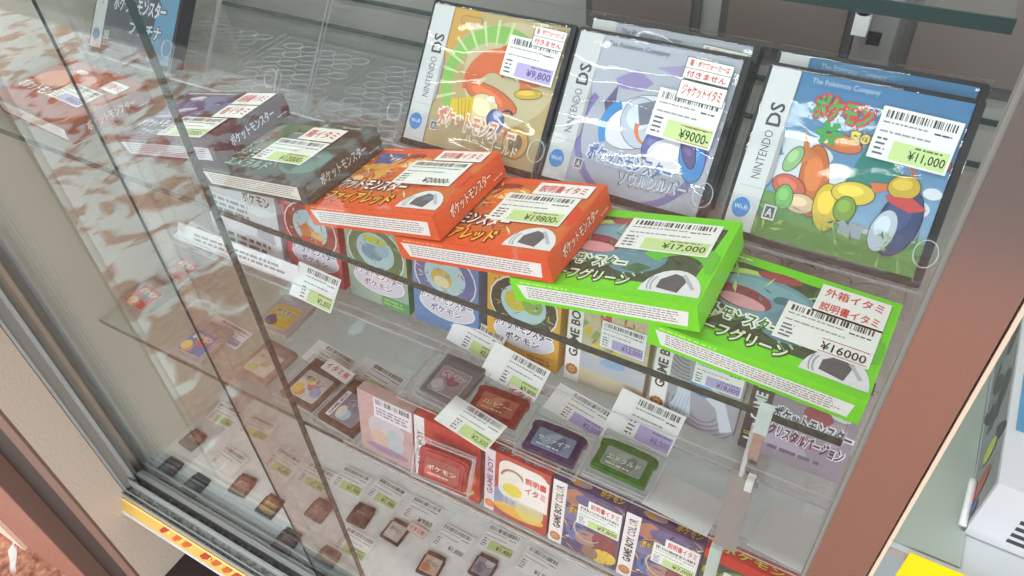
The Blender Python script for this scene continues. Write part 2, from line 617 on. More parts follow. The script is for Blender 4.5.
# support pole at the front of the lower shelf
t = thing('shelf_support', 'slim grey and white support pole standing before the greyish purple small box', 'support', (-0.029, 0.056, 0.795))
PGC = principled('pale_green_cap', lin((186, 204, 198)), 0.35)
mb = MB(); mb.box(-0.0015, -0.001, 0, 0.0015, 0.001, 0.31, AEDGE); mb.build('clear_rod', t)
mb = MB(); mb.box(0.0, -0.003, 0.306, 0.0085, 0.003, 0.330, PGC); mb.build('upper_cap', t)
mb = MB(); mb.box(0.001, -0.003, 0.278, 0.0075, 0.003, 0.306, principled('bright_metal', lin((205, 205, 203)), 0.25, 0.8)); mb.build('metal_clip', t)
mb = MB(); mb.box(-0.0065, -0.0025, 0.158, 0.0105, 0.0025, 0.252, principled('plate_grey', lin((146, 144, 140)), 0.5)); mb.build('grey_plate', t)
mb = MB(); mb.box(0.0045, -0.004, 0.243, 0.0095, 0.004, 0.254, WHITEP); mb.build('white_clip', t)
mb = MB(); mb.box(-0.0075, -0.003, 0.0, 0.0015, 0.003, 0.152, PGC); mb.build('lower_post', t)


# ------------------------------------------------------------------ stickers and tags
def price_print(k, w, h, price, tint, seed, pc=BLACK, strike=False, left=0.0):
    """left: share of the width left blank"""
    u0 = w * left
    W2 = w - u0
    k.barcode(u0 + W2 * 0.06, h * 0.79, w - W2 * 0.06, h * 0.94, seed, (64, 64, 68))
    k.lines(u0 + W2 * 0.05, h * 0.68, w - W2 * 0.30, h * 0.74, 1, (150, 150, 152), seed=seed)
    k.lines(u0 + W2 * 0.70, h * 0.66, w - W2 * 0.06, h * 0.72, 1, (70, 70, 74), seed=seed + 1)
    k.lines(u0 + W2 * 0.05, h * 0.50, w - W2 * 0.25, h * 0.57, 1, (160, 160, 164), seed=seed + 2)
    k.lines(u0 + W2 * 0.05, h * 0.06, u0 + W2 * 0.20, h * 0.44, 4, (104, 104, 110), 0.42, seed=seed + 3)
    if tint:
        k.rect(u0 + W2 * 0.27, h * 0.04, w - W2 * 0.03, h * 0.40, tint)
        k.lines(u0 + W2 * 0.55, h * 0.32, w - W2 * 0.06, h * 0.38, 1, (96, 96, 100), seed=seed + 4)
    if price:
        k.text(price, u0 + W2 * (0.56 if left else 0.49), h * 0.08, W2 * (0.39 if left else 0.46), h * (0.18 if left else 0.21), pc, 0.01)
    if strike:
        k.rect(u0 + W2 * 0.48, h * 0.35, w - W2 * 0.03, h * 0.365, (196, 60, 60))
        k.rect(u0 + W2 * 0.48, h * 0.035, w - W2 * 0.03, h * 0.05, (196, 60, 60))


def price_sticker(parent, F, u, v, w, h, rot, price, tint=LIME, seed=1, pc=BLACK, strike=False, d=0.0012):
    G = F.sub(u, v, R(rot), d)
    mb = MB()
    mb.prism([(0, 0), (w, 0), (w, h), (0, h)], 0, 0.0002, ink((236, 238, 234)), G)
    price_print(Ink(mb, G, 0.0003), w, h, price, tint, seed, pc, strike)
    o = mb.build('price_sticker', parent)
    o['label'] = 'white price sticker reading ' + price
    return o


def notice_sticker(parent, F, u, v, w, h, rot, rows, d=0.0012, border=None):
    G = F.sub(u, v, R(rot), d)
    mb = MB()
    mb.prism([(0, 0), (w, 0), (w, h), (0, h)], 0, 0.0002, ink((238, 238, 234)), G)
    k = Ink(mb, G, 0.0003)
    if border:
        for q in ((0, 0, w, h * 0.03), (0, h * 0.97, w, h), (0, 0, h * 0.03, h), (w - h * 0.03, 0, w, h)):
            k.rect(*q, border)
    n = len(rows)
    for i, s in enumerate(rows):
        y = h * (n - 1 - i) / n
        if i and border:
            k.rect(0, y + h / n - h * 0.015, w, y + h / n + h * 0.01, border)
        k.text(s, w * 0.08, y + h / n * 0.2, w * 0.84, h / n * 0.62, RED, 0.015)
    o = mb.build('notice_sticker', parent)
    o['label'] = 'white sticker with red handwriting-like print'
    return o


# ------------------------------------------------------------------ large flat boxes on the upper shelf
BW, BD, BH = 0.144, 0.098, 0.022


def flat_box(x, y, tilt, yaw, label, base, art, side, lw, z=1.1042):
    t = thing('game_box', label, 'game box', (x, y, z), (0, -R(tilt), R(yaw)), 'large flat game boxes fanned along the upper shelf')
    mb = MB()
    B = ink(base, 0.3)
    mb.box(0, 0, 0, BW, BD, BH, B)
    T = Frame((0, 0, BH), (1, 0, 0), (0, 1, 0))
    Fr = Frame((0, 0, 0), (1, 0, 0), (0, 0, 1))
    Sd = Frame((BW, 0, 0), (0, 1, 0), (0, 0, 1))
    kf = Ink(mb, Fr, rough=0.3)
    kf.poly([(0.010, 0.0035), (BW - 0.008, 0.0035), (BW - 0.006, 0.0165), (0.005, 0.0165)], lw)
    kf.lines(0.013, 0.005, BW - 0.012, 0.0155, 5, (132, 122, 120), 0.4, 0.06, seed=int(x * -1000))
    kf.lines(0.008, 0.0175, 0.05, 0.0205, 1, tuple(min(255, c + 60) for c in base), seed=3)
    ks = Ink(mb, Sd, rough=0.3)
    side(ks)
    kt = Ink(mb, T, rough=0.3)
    kt.clip = (0.0015, 0.0015, BW - 0.0015, BD - 0.0015)
    art(kt)
    mb.build('carton', t)
    return t, T


def adapter(k, u, v, s):
    """printed picture of a small grey plug unit in a pale half disc"""
    k.poly([(u - s * 1.25, v - s * 0.75)] + [(u + s * 1.3 * math.cos(R(a)), v - s * 0.75 + s * 1.55 * math.sin(R(a))) for a in range(0, 190, 15)], (222, 224, 226))
    k.poly([(u - s * 0.62, v - s * 0.45), (u + s * 0.35, v - s * 0.62), (u + s * 0.55, v + s * 0.35), (u - s * 0.1, v + s * 0.55), (u - s * 0.6, v + s * 0.1)], (88, 90, 96))
    k.poly([(u + s * 0.2, v + s * 0.5), (u + s * 0.85, v - s * 0.35), (u + s * 0.98, v - s * 0.25), (u + s * 0.33, v + s * 0.6)], (178, 182, 190))
    k.arc(u, v - s * 0.2, s * 0.85, s * 0.92, 150, 210, (150, 160, 175))
    k.arc(u, v - s * 0.2, s * 1.0, s * 1.06, 155, 205, (150, 160, 175))


def art_orange(k):
    k.rect(0, 0, BW, BD, (224, 92, 48))
    k.poly([(0, 0.02), (BW, 0.02), (BW, 0.088), (0.02, 0.088), (0, 0.06)], (206, 108, 58))
    k.poly([(0.018, 0.088), (0.052, 0.088), (0.056, 0.052), (0.040, 0.060), (0.030, 0.05)], (86, 102, 152))
    for i, (u, v, a, b, r, c) in enumerate(((0.028, 0.050, 0.026, 0.018, 30, (226, 168, 92)), (0.022, 0.044, 0.019, 0.012, 35, (196, 116, 60)), (0.020, 0.040, 0.013, 0.007, 30, (240, 200, 130)),
                                            (0.064, 0.072, 0.022, 0.010, 15, (226, 150, 80)), (0.072, 0.056, 0.020, 0.012, -20, (214, 110, 54)), (0.066, 0.070, 0.010, 0.004, 15, (244, 214, 160)),
                                            (0.100, 0.050, 0.028, 0.014, 0, (176, 76, 48)), (0.060, 0.084, 0.014, 0.004, 8, (150, 60, 52)))):
        k.ell(u, v, a, b, c, r)
    for i in range(5):
        k.arc(0.024, 0.046, 0.012 + i * 0.006, 0.0145 + i * 0.006, 100, 260, (250, 214, 130) if i % 2 else (214, 88, 44), taper=0.6)
    k.scatter(0.004, 0.024, 0.10, 0.086, 46, 0.006, ((240, 190, 120), (150, 66, 40), (226, 130, 70), (196, 96, 56), (250, 222, 170)), 3)
    k.arc(0.118, 0.036, 0.02, 0.034, 10, 150, (214, 70, 40))
    k.lines(0.09, 0.044, 0.138, 0.052, 1, (250, 220, 200), seed=2)
    adapter(k, 0.122, 0.020, 0.0165)
    k.title('ポケットモンスター', 0.005, 0.027, 0.086, 0.017, (246, 236, 232), (58, 40, 48), 0.06)
    k.title('ファイアレッド', 0.016, 0.007, 0.074, 0.016, (240, 186, 60), (120, 30, 26), 0.05)
    k.lines(0.006, 0.0915, 0.045, 0.0945, 1, (246, 200, 170), seed=6)


def art_green(k):
    k.rect(0, 0, BW, BD, (112, 214, 44))
    k.poly([(0.004, 0.016), (BW - 0.012, 0.016), (BW - 0.006, 0.086), (0.030, 0.089), (0.006, 0.07)], (58, 82, 62))
    k.arc(0.046, 0.05, 0.040, 0.052, 95, 190, (132, 196, 92), taper=0.5)
    k.arc(0.046, 0.05, 0.028, 0.034, 80, 210, (190, 214, 108), taper=0.5)
    for i in range(4):
        k.arc(0.112, 0.045, 0.018 + 0.006 * i, 0.020 + 0.006 * i, 110, 230, (150, 222, 160), taper=0.3)
    k.ell(0.064, 0.056, 0.040, 0.024, (104, 150, 164), -8)
    k.ell(0.086, 0.040, 0.022, 0.016, (98, 142, 158), 10)
    k.ell(0.060, 0.068, 0.030, 0.008, (120, 166, 178), -4)
    k.ell(0.046, 0.053, 0.022, 0.011, (136, 68, 82), -4)
    k.ell(0.048, 0.049, 0.017, 0.006, (212, 156, 164), -4)
    k.ell(0.064, 0.084, 0.016, 0.005, (156, 76, 80), 4)
    k.ell(0.072, 0.062, 0.006, 0.004, (70, 112, 126), 20)
    k.poly([(0.078, 0.028), (0.092, 0.025), (0.100, 0.033), (0.088, 0.036)], (60, 110, 70))
    k.scatter(0.008, 0.018, 0.10, 0.084, 34, 0.006, ((150, 206, 110), (46, 66, 52), (84, 130, 96), (120, 166, 170), (180, 214, 140)), 4)
    k.scatter(0.10, 0.04, 0.136, 0.086, 22, 0.007, ((40, 60, 48), (150, 226, 120), (90, 120, 90)), 5)
    k.arc(0.118, 0.030, 0.020, 0.034, 10, 150, (96, 190, 60))
    adapter(k, 0.121, 0.020, 0.0165)
    k.title('ポケットモンスター', 0.006, 0.026, 0.074, 0.014, (104, 176, 70), (238, 240, 236), 0.085)
    k.text('ポケットモンスター', 0.006, 0.026, 0.074, 0.014, (40, 92, 44), 0.0)
    k.title('リーフグリーン', 0.024, 0.009, 0.066, 0.013, (214, 232, 196), (52, 60, 56), 0.06)
    k.lines(0.006, 0.0915, 0.045, 0.0945, 1, (214, 246, 180), seed=6)


def art_dkgreen(k):
    k.rect(0, 0, BW, BD, (70, 78, 72))
    for u, v, a, b, r, c in ((0.05, 0.07, 0.034, 0.018, 10, (104, 130, 106)), (0.08, 0.06, 0.03, 0.016, -20, (88, 110, 98)), (0.03, 0.06, 0.018, 0.012, 50, (150, 128, 122)),
                             (0.06, 0.046, 0.026, 0.010, 10, (132, 140, 126)), (0.12, 0.03, 0.028, 0.02, 0, (92, 126, 120)), (0.10, 0.08, 0.02, 0.008, 0, (120, 146, 110))):
        k.ell(u, v, a, b, c, r)
    k.scatter(0.006, 0.02, 0.13, 0.092, 70, 0.007, ((120, 146, 116), (60, 70, 64), (150, 140, 130), (96, 110, 100), (170, 178, 160)), 6)
    k.poly([(0.11, 0.075), (0.14, 0.075), (0.14, 0.094), (0.115, 0.094)], (52, 48, 46))
    k.title('ポケットモンスター', 0.008, 0.026, 0.080, 0.015, (196, 214, 200), (46, 58, 54), 0.06)
    k.title('エメラルド', 0.030, 0.008, 0.058, 0.013, (150, 190, 160), (40, 52, 48), 0.05)
    k.text('Nintendo', 0.108, 0.0885, 0.024, 0.004, (226, 226, 222))


def art_purple(k):
    k.rect(0, 0, BW, BD, (78, 52, 66))
    for u, v, a, b, r, c in ((0.05, 0.065, 0.034, 0.020, 20, (92, 76, 128)), (0.03, 0.05, 0.020, 0.012, -10, (112, 96, 146)), (0.09, 0.07, 0.020, 0.016, 0, (84, 70, 110)),
                             (0.035, 0.082, 0.012, 0.004, 5, (206, 200, 206)), (0.04, 0.056, 0.018, 0.004, 18, (206, 200, 216)), (0.03, 0.044, 0.018, 0.003, 8, (190, 182, 196)),
                             (0.07, 0.03, 0.02, 0.012, 0, (128, 104, 92))):
        k.ell(u, v, a, b, c, r)
    k.scatter(0.006, 0.02, 0.10, 0.086, 50, 0.006, ((110, 96, 150), (70, 50, 72), (150, 140, 170), (96, 72, 92)), 7)
    k.lines(0.008, 0.090, 0.085, 0.094, 1, (206, 198, 198), seed=8)
    k.title('ポケットモンスター', 0.006, 0.022, 0.078, 0.015, (226, 226, 238), (58, 56, 96), 0.06)
    k.title('ファイアレッド', 0.024, 0.007, 0.060, 0.011, (206, 206, 226), (58, 56, 96), 0.05)


def art_red(k):
    k.rect(0, 0, BW, BD, (150, 76, 58))
    for u, v, a, b, r, c in ((0.04, 0.06, 0.034, 0.018, 20, (214, 130, 82)), (0.07, 0.07, 0.03, 0.012, -8, (196, 100, 62)), (0.05, 0.08, 0.010, 0.004, 0, (240, 226, 214)),
                             (0.10, 0.03, 0.026, 0.016, 0, (150, 74, 58))):
        k.ell(u, v, a, b, c, r)
    k.title('ポケットモンスター', 0.006, 0.026, 0.080, 0.016, (240, 232, 226), (140, 66, 52), 0.06)


def logo_side(c, oc, s='ポケットモンスター'):
    def f(k):
        k.title(s, 0.020, 0.0065, 0.058, 0.0105, c, oc, 0.06)
        k.lines(0.080, 0.004, 0.094, 0.006, 1, c, seed=3)
    return f


t, T = flat_box(-0.888, 0.095, 0, -4.5, 'red brown flat game box with purple price sticker at far left end', (124, 62, 50), art_red, logo_side((226, 200, 188), (120, 56, 44)), (222, 206, 198))
price_sticker(t, T, 0.066, 0.028, 0.056, 0.032, 0, '¥9800-', PURP, 11)
notice_sticker(t, T, 0.104, 0.066, 0.030, 0.018, 0, ['説明書イタミ'])
t, T = flat_box(-0.6755, 0.0937, 11.0, 1.6, 'dark purple flat game box with two red notice stickers', (84, 58, 70), art_purple, logo_side((206, 206, 222), (70, 62, 96)), (206, 206, 214))
price_sticker(t, T, 0.060, 0.006, 0.064, 0.036, 0, '¥17000-', (196, 216, 140), 12)
notice_sticker(t, T, 0.098, 0.044, 0.042, 0.024, 0, ['箱イタミ'])
notice_sticker(t, T, 0.098, 0.070, 0.042, 0.024, 0, ['説明書イタミ'])
t, T = flat_box(-0.5594, 0.0926, 10.8, -2.8, 'dark green flat game box between the purple and orange ones', (72, 78, 74), art_dkgreen, logo_side((178, 184, 178), (60, 66, 62)), (226, 226, 218))
price_sticker(t, T, 0.056, 0.022, 0.066, 0.038, 0, '¥12000-', (196, 216, 140), 13)
notice_sticker(t, T, 0.076, 0.062, 0.046, 0.022, 0, ['箱イタミ'])
t, T = flat_box(-0.4256, 0.0907, 13.9, -1.1, 'orange flat game box, left of the two orange ones, priced 20000', (226, 92, 46), art_orange, logo_side((250, 214, 190), (150, 52, 30)), (240, 236, 232))
price_sticker(t, T, 0.070, 0.040, 0.062, 0.036, 0, '¥20000-', None, 14)
notice_sticker(t, T, 0.088, 0.078, 0.050, 0.016, 0, ['説明書イタミ'])
t, T = flat_box(-0.3288, 0.089, 12.6, -0.8, 'orange flat game box, right of the two orange ones, priced 19800', (226, 88, 44), art_orange, logo_side((250, 214, 190), (150, 52, 30)), (240, 236, 232))
price_sticker(t, T, 0.068, 0.036, 0.066, 0.038, 0, '¥19800-', LIME, 15)
notice_sticker(t, T, 0.088, 0.075, 0.050, 0.017, 0, ['説明書イタミ'])
t, T = flat_box(-0.221, 0.0876, 12.0, 0.6, 'lime green flat game box, upper left of the two, priced 17,000', (116, 222, 42), art_green, lambda k: None, (240, 240, 236))
price_sticker(t, T, 0.064, 0.050, 0.070, 0.038, 0, '¥17,000', LIME, 16)
t, T = flat_box(-0.1162, 0.0914, 0.0, -2.4, 'lime green flat game box lying flat beside the bronze post, priced 16000', (116, 222, 42), art_green, lambda k: None, (240, 240, 236))
price_sticker(t, T, 0.076, 0.026, 0.062, 0.038, 0, '¥16000', None, 17, strike=True)
notice_sticker(t, T, 0.092, 0.062, 0.046, 0.030, 0, ['外箱イタミ', '説明書イタミ'])

# ------------------------------------------------------------------ large game cases on clear stands
DW, DH, LEAN = 0.134, 0.1214, 37.9
SY, SZ = 0.2006, 1.1368


def spine(k, w, cut=True):
    k.rect(0, 0, w, DH, (208, 211, 212))
    k.text('NINTENDO', w * 0.72, 0.040, 0.036, w * 0.30, (88, 90, 94), 0.0, 90)
    k.text('DS', w * 0.84, 0.0795, 0.017, w * 0.50, (70, 72, 76), 0.02, 90)
    k.ell(w * 0.42, 0.017, w * 0.32, w * 0.36, (62, 138, 204))
    k.text('Wi-Fi', w * 0.18, 0.0155, w * 0.48, w * 0.17, (230, 240, 250), 0.01)
    k.rect(w * 0.15, 0.0335, w * 0.98, 0.0338, (150, 152, 154))
    k.poly([(w * 0.98, 0.036), (w * 1.12, 0.04), (w * 1.12, 0.074), (w * 0.98, 0.080)], (168, 170, 174))


def rating(k, u, v, s):
    k.rect(u, v, u + s, v + s * 1.2, (226, 226, 224))
    k.rect(u + s * 0.12, v + s * 0.14, u + s * 0.88, v + s * 1.08, (96, 98, 100))
    k.text('A', u + s * 0.24, v + s * 0.26, s * 0.52, s * 0.68, (232, 232, 230), 0.02)


def cover_gold(k):
    w = 0.021
    k.rect(0, 0, DW, DH, (186, 166, 122))
    k.poly([(w, 0.075), (0.05, DH), (w, DH)], (204, 160, 84))
    k.clip = (w, 0, DW, DH)
    k.ell(0.090, 0.075, 0.046, 0.044, (198, 186, 150))
    k.arc(0.074, 0.062, 0.036, 0.052, 60, 218, (136, 188, 96), 18, 0.5)
    for i in range(9):
        a = 80 + i * 15
        k.arc(0.074, 0.062, 0.034, 0.056, a, a + 3, (196, 216, 160), 2)
    k.arc(0.078, 0.060, 0.012, 0.036, 60, 190, (212, 112, 70), 14, 0.4)
    k.arc(0.092, 0.064, 0.010, 0.040, 75, 118, (206, 104, 62), 8, 0.3)
    k.arc(0.098, 0.062, 0.004, 0.024, 20, 75, (214, 126, 84), 8, 0.5)
    k.oell(0.078, 0.052, 0.028, 0.009, (208, 112, 72), -14)
    k.oell(0.112, 0.062, 0.013, 0.004, (206, 176, 74), 10)
    k.oell(0.073, 0.040, 0.016, 0.014, (226, 210, 170), -20)
    k.poly([(0.040, 0.044), (0.062, 0.050), (0.064, 0.030), (0.050, 0.026), (0.040, 0.030)], (222, 190, 66))
    for i in range(4):
        k.poly([(0.046 + i * 0.004, 0.046), (0.0466 + i * 0.004, 0.046), (0.052 + i * 0.003, 0.029), (0.0514 + i * 0.003, 0.029)], (150, 120, 40))
    k.oell(0.088, 0.034, 0.008, 0.010, (92, 100, 156), 30)
    k.arc(0.098, 0.040, 0.004, 0.006, 20, 200, (60, 62, 84))
    k.oell(0.112, 0.020, 0.012, 0.013, (206, 160, 84), 0)
    k.oell(0.112, 0.020, 0.006, 0.007, (130, 100, 70), 0)
    k.title('ポケットモンスター', 0.030, 0.019, 0.080, 0.017, (222, 142, 118), (246, 236, 214), 0.07, -2)
    k.title('ハートゴールド', 0.062, 0.009, 0.054, 0.010, (246, 236, 210), (140, 100, 60), 0.035, -2)
    k.poly(rrect(0.030, 0.109, 0.052, 0.116, 0.003), (150, 112, 62)); k.poly(rrect(0.0306, 0.1096, 0.0514, 0.1154, 0.0026), (196, 158, 96))
    k.clip = None
    spine(k, w)
    rating(k, 0.025, 0.013, 0.007)


def cover_silver(k):
    w = 0.021
    k.rect(0, 0, DW, DH, (180, 184, 198))
    k.clip = (w, 0, DW, DH)
    k.arc(0.074, 0.048, 0.050, 0.056, 150, 400, (134, 124, 180), 24)
    k.poly([(0.040, 0.090), (0.056, 0.100), (0.072, 0.092), (0.064, 0.084), (0.046, 0.083)], (150, 138, 186))
    k.poly([(0.070, 0.104), (0.100, 0.112), (0.118, 0.104), (0.094, 0.100)], (164, 154, 194))
    k.arc(0.080, 0.040, 0.040, 0.043, 40, 120, (176, 172, 196))
    k.oell(0.068, 0.060, 0.030, 0.020, (226, 228, 236), 30)
    k.poly([(0.036, 0.070), (0.044, 0.086), (0.046, 0.066), (0.042, 0.056)], (106, 100, 132))
    k.arc(0.062, 0.052, 0.018, 0.026, 120, 215, (80, 150, 212), 10, 0.3)
    k.oell(0.070, 0.060, 0.016, 0.020, (196, 206, 224), 20)
    k.poly([(0.064, 0.074), (0.078, 0.080), (0.080, 0.062), (0.070, 0.058)], (128, 132, 150))
    k.arc(0.082, 0.058, 0.012, 0.016, 175, 250, (226, 138, 88), 8, 0.5)
    k.oell(0.088, 0.048, 0.010, 0.016, (110, 116, 172), -20)
    k.oell(0.100, 0.040, 0.018, 0.014, (224, 226, 232), 10)
    k.oell(0.118, 0.044, 0.010, 0.020, (86, 142, 206), 15)
    k.oell(0.114, 0.048, 0.005, 0.014, (110, 96, 140), 25)
    k.title('ポケットモンスター', 0.034, 0.023, 0.072, 0.014, (104, 124, 186), (230, 232, 240), 0.06, -2)
    k.title('ソウルシルバー', 0.066, 0.0095, 0.056, 0.011, (222, 226, 236), (92, 98, 122), 0.03, 3)
    k.text('The Pokémon Company', 0.026, 0.1125, 0.052, 0.0055, (96, 98, 104))
    k.clip = None
    spine(k, w)
    rating(k, 0.025, 0.013, 0.0075)


def cover_sky(k):
    w = 0.021
    for i in range(10):
        t = i / 9
        k.rect(0, DH * (0.2 + 0.08 * i), DW, DH * (0.2 + 0.08 * (i + 1)), (int(140 - 62 * t), int(176 - 46 * t), int(206 - 30 * t)))
    k.clip = (w, 0, DW, DH)
    for u, v, a, bb in ((0.034, 0.072, 0.016, 0.007), (0.042, 0.066, 0.018, 0.008), (0.032, 0.052, 0.016, 0.010), (0.066, 0.052, 0.014, 0.012), (0.122, 0.046, 0.008, 0.006), (0.128, 0.058, 0.006, 0.004), (0.090, 0.060, 0.012, 0.010)):
        k.ell(u, v, a, bb, (222, 230, 238))
    k.poly([(0, 0), (DW, 0), (DW, 0.024), (0.10, 0.020), (0.06, 0.026), (0.03, 0.034), (0, 0.034)], (116, 162, 92))
    k.poly([(0, 0), (DW, 0), (DW, 0.010), (0.05, 0.014), (0.02, 0.022), (0, 0.022)], (96, 148, 74))
    # plain patches of the printed picture's colours
    k.poly([(0.072, 0.052), (0.080, 0.084), (0.098, 0.076), (0.112, 0.058), (0.094, 0.054), (0.084, 0.050)], (62, 136, 128))
    k.arc(0.088, 0.050, 0.030, 0.032, 20, 100, (206, 120, 82), 10)
    k.oell(0.052, 0.048, 0.010, 0.026, (206, 120, 70), 10)
    k.oell(0.062, 0.078, 0.014, 0.006, (212, 126, 74), -6)
    k.poly([(0.040, 0.058), (0.036, 0.082), (0.043, 0.070), (0.050, 0.066)], (214, 132, 84))
    k.oell(0.037, 0.040, 0.012, 0.008, (206, 112, 92), -15)
    k.oell(0.034, 0.060, 0.005, 0.010, (156, 196, 140), -20)
    k.oell(0.048, 0.030, 0.010, 0.007, (224, 196, 160), 0)
    k.oell(0.036, 0.032, 0.006, 0.009, (126, 186, 110), 10)
    k.oell(0.066, 0.032, 0.009, 0.017, (222, 196, 74), 10)
    k.oell(0.080, 0.046, 0.014, 0.008, (226, 202, 84), 5)
    k.oell(0.078, 0.034, 0.007, 0.009, (132, 162, 76), 0)
    k.rect(0.078, 0.016, 0.094, 0.026, (172, 180, 190))
    k.poly([(0.088, 0.056), (0.100, 0.058), (0.110, 0.064), (0.104, 0.056), (0.094, 0.050)], (226, 122, 84))
    k.oell(0.114, 0.034, 0.013, 0.024, (68, 78, 118), -6)
    k.oell(0.106, 0.026, 0.008, 0.015, (196, 210, 222), -6)
    k.oell(0.110, 0.058, 0.010, 0.008, (206, 178, 70), 10)
    k.poly([(0.100, 0.050), (0.118, 0.052), (0.128, 0.046), (0.118, 0.042), (0.104, 0.046)], (206, 84, 84))
    k.oell(0.122, 0.076, 0.008, 0.004, (222, 226, 222), -20)
    k.oell(0.128, 0.078, 0.005, 0.004, (176, 84, 88), 0)
    k.scatter(0.02, 0.002, DW, 0.026, 60, 0.004, ((96, 140, 70), (140, 186, 104), (84, 128, 66), (170, 200, 120)), 12)
    for i in range(6):
        k.ell(0.052 + 0.0055 * math.cos(R(i * 60)), 0.083 + 0.0055 * math.sin(R(i * 60)), 0.004, 0.0022, (74, 160, 84), i * 60)
    k.title('ポケモン', 0.036, 0.092, 0.040, 0.017, (84, 164, 84), (204, 70, 78), 0.07, -2)
    k.title('不思議のダンジョン', 0.080, 0.100, 0.046, 0.009, (228, 234, 226), (70, 120, 90), 0.06, -2)
    k.title('空の探検隊', 0.066, 0.080, 0.034, 0.009, (240, 220, 120), (110, 84, 50), 0.06, -2)
    k.text('The Pokémon Company', 0.030, 0.1135, 0.046, 0.005, (190, 210, 230))
    k.clip = None
    spine(k, w)
    rating(k, 0.025, 0.013, 0.009)


def cover_dark(k):
    w = 0.019
    k.rect(0, 0, DW, DH, (58, 66, 78))
    k.poly([(0.098, 0), (DW, 0), (DW, DH), (0.106, DH)], (92, 138, 168))
    for u, v, a, bb, r in ((0.060, 0.088, 0.026, 0.018, 30), (0.072, 0.060, 0.020, 0.010, -20), (0.090, 0.078, 0.008, 0.024, -20), (0.046, 0.070, 0.010, 0.018, 20)):
        k.ell(u, v, a, bb, (120, 130, 142), r)
        k.ell(u + 0.003, v - 0.003, a * 0.7, bb * 0.6, (74, 82, 96), r)
    k.arc(0.070, 0.080, 0.024, 0.027, 40, 250, (176, 184, 190), 12, 0.6)
    k.title('ポケットモンスター', 0.030, 0.046, 0.086, 0.019, (206, 212, 218), (60, 66, 76), 0.05)
    k.title('プラチナ', 0.062, 0.024, 0.052, 0.015, (196, 204, 212), (70, 80, 92), 0.05)
    k.rect(0, 0, w, DH, (206, 212, 212))
    k.text('NINTENDO DS', w * 0.75, 0.05, 0.056, w * 0.3, (96, 98, 102), 0.0, 90)
    k.ell(w * 0.45, 0.015, w * 0.32, w * 0.36, (72, 132, 180))
    rating(k, 0.022, 0.012, 0.008)


def wrap_mesh(w, h, seed, amp):
    rr = random.Random(seed)
    mb = MB()
    nx, nz = 80, 72
    ws = [(rr.uniform(0, 6.28), rr.uniform(-30, 70), rr.uniform(60, 240), rr.uniform(0.4, 1)) for _ in range(7)]
    vs = []
    for j in range(nz + 1):
        for i in range(nx + 1):
            x, z = w * i / nx, h * j / nz
            e = min(i, nx - i, j, nz - j)
            q = sum(a * math.sin(x * kx + z * kz + p + 1.2 * math.sin(x * 34 + p * 2) + 0.8 * math.sin(z * 50 - x * 30 + p)) for p, kx, kz, a in ws) / 7
            y = -0.0012 - (amp * (0.5 + q) if e else -0.0008)
            vs.append((x, y, z))
    fs = [(j * (nx + 1) + i, j * (nx + 1) + i + 1, (j + 1) * (nx + 1) + i + 1, (j + 1) * (nx + 1) + i) for j in range(nz) for i in range(nx)]
    mb.add(vs, fs, FILM)
    return mb


def game_case(x, label, cover, seed, dy=0.0, dz=0.0, y=SY, z=SZ, yaw=0.0, amp=0.0016):
    M = Matrix.Translation((x, y, z)) @ Euler((-R(LEAN), 0, R(yaw))).to_matrix().to_4x4()
    p = M @ Vector((0, dy, dz))
    t = thing('game_case', label, 'game case', p, (-R(LEAN), 0, R(yaw)), 'large plastic game cases leaning on clear stands')
    mb = MB()
    F = Frame((0, 0, 0), (1, 0, 0), (0, 0, 1))
    mb.prism(rrect(-0.003, -0.006, DW + 0.006, DH + 0.0035, 0.003), -0.0145, -0.0004, BLACKP, F)
    mb.box(DW + 0.0008, -0.0015, -0.004, DW + 0.0055, 0.0, DH + 0.002, BLACKP)
    mb.box(-0.0025, -0.0012, -0.0055, DW + 0.0055, 0.0, -0.0012, BLACKP)
    mb.build('case_shell', t)
    mb = MB()
    mb.prism([(0, 0), (DW, 0), (DW, DH), (0, DH)], -0.0004, 0.0001, ink((220, 222, 224), 0.3), F)
    cover(Ink(mb, F, 0.00015, 0.3))
    mb.build('cover_sheet', t)
    w = wrap_mesh(DW + 0.006, DH + 0.006, seed, amp).build('shrink_wrap', t, (-0.003, 0, -0.003), smooth=True)
    w['label'] = 'wrinkled clear film'
    return t, F


t, F = game_case(-0.402, 'gold game case with orange and green cover, priced 9,800', cover_gold, 3, amp=0.0012)
price_sticker(t, F, 0.082, 0.073, 0.050, 0.034, -2, '¥9,800', PURP, 21, (70, 62, 110), d=0.0035)
notice_sticker(t, F, 0.104, 0.1015, 0.030, 0.0165, -2, ['箱・ポケウォーカーは', '付きません'], d=0.0039, border=(60, 96, 84))
t, F = game_case(-0.258, 'silver white game case with purple and blue cover, priced 9000', cover_silver, 5, amp=0.0020)
price_sticker(t, F, 0.078, 0.053, 0.052, 0.037, -2, '¥9000-', LIME, 22, strike=True, d=0.0042)
notice_sticker(t, F, 0.093, 0.1, 0.037, 0.0165, -2, ['箱・ポケウォーカーは', '付きません'], d=0.0045, border=(60, 96, 84))
notice_sticker(t, F, 0.093, 0.0845, 0.037, 0.0145, -2, ['ジャケットイタミ'], d=0.0049, border=(60, 96, 84))
t, F = game_case(-0.258, 'silver game case standing right behind the front silver one', cover_silver, 6, 0.0195, 0.015)
notice_sticker(t, F, 0.096, 0.1, 0.037, 0.0165, -2, ['箱・ポケウォーカーは', '付きません'], d=0.004, border=(60, 96, 84))
t, F = game_case(-0.102, 'blue sky game case with green meadow cover, priced 11,000', cover_sky, 8, amp=0.0009)
price_sticker(t, F, 0.080, 0.073, 0.051, 0.036, -2, '¥11,000', LIME, 23, d=0.0032)
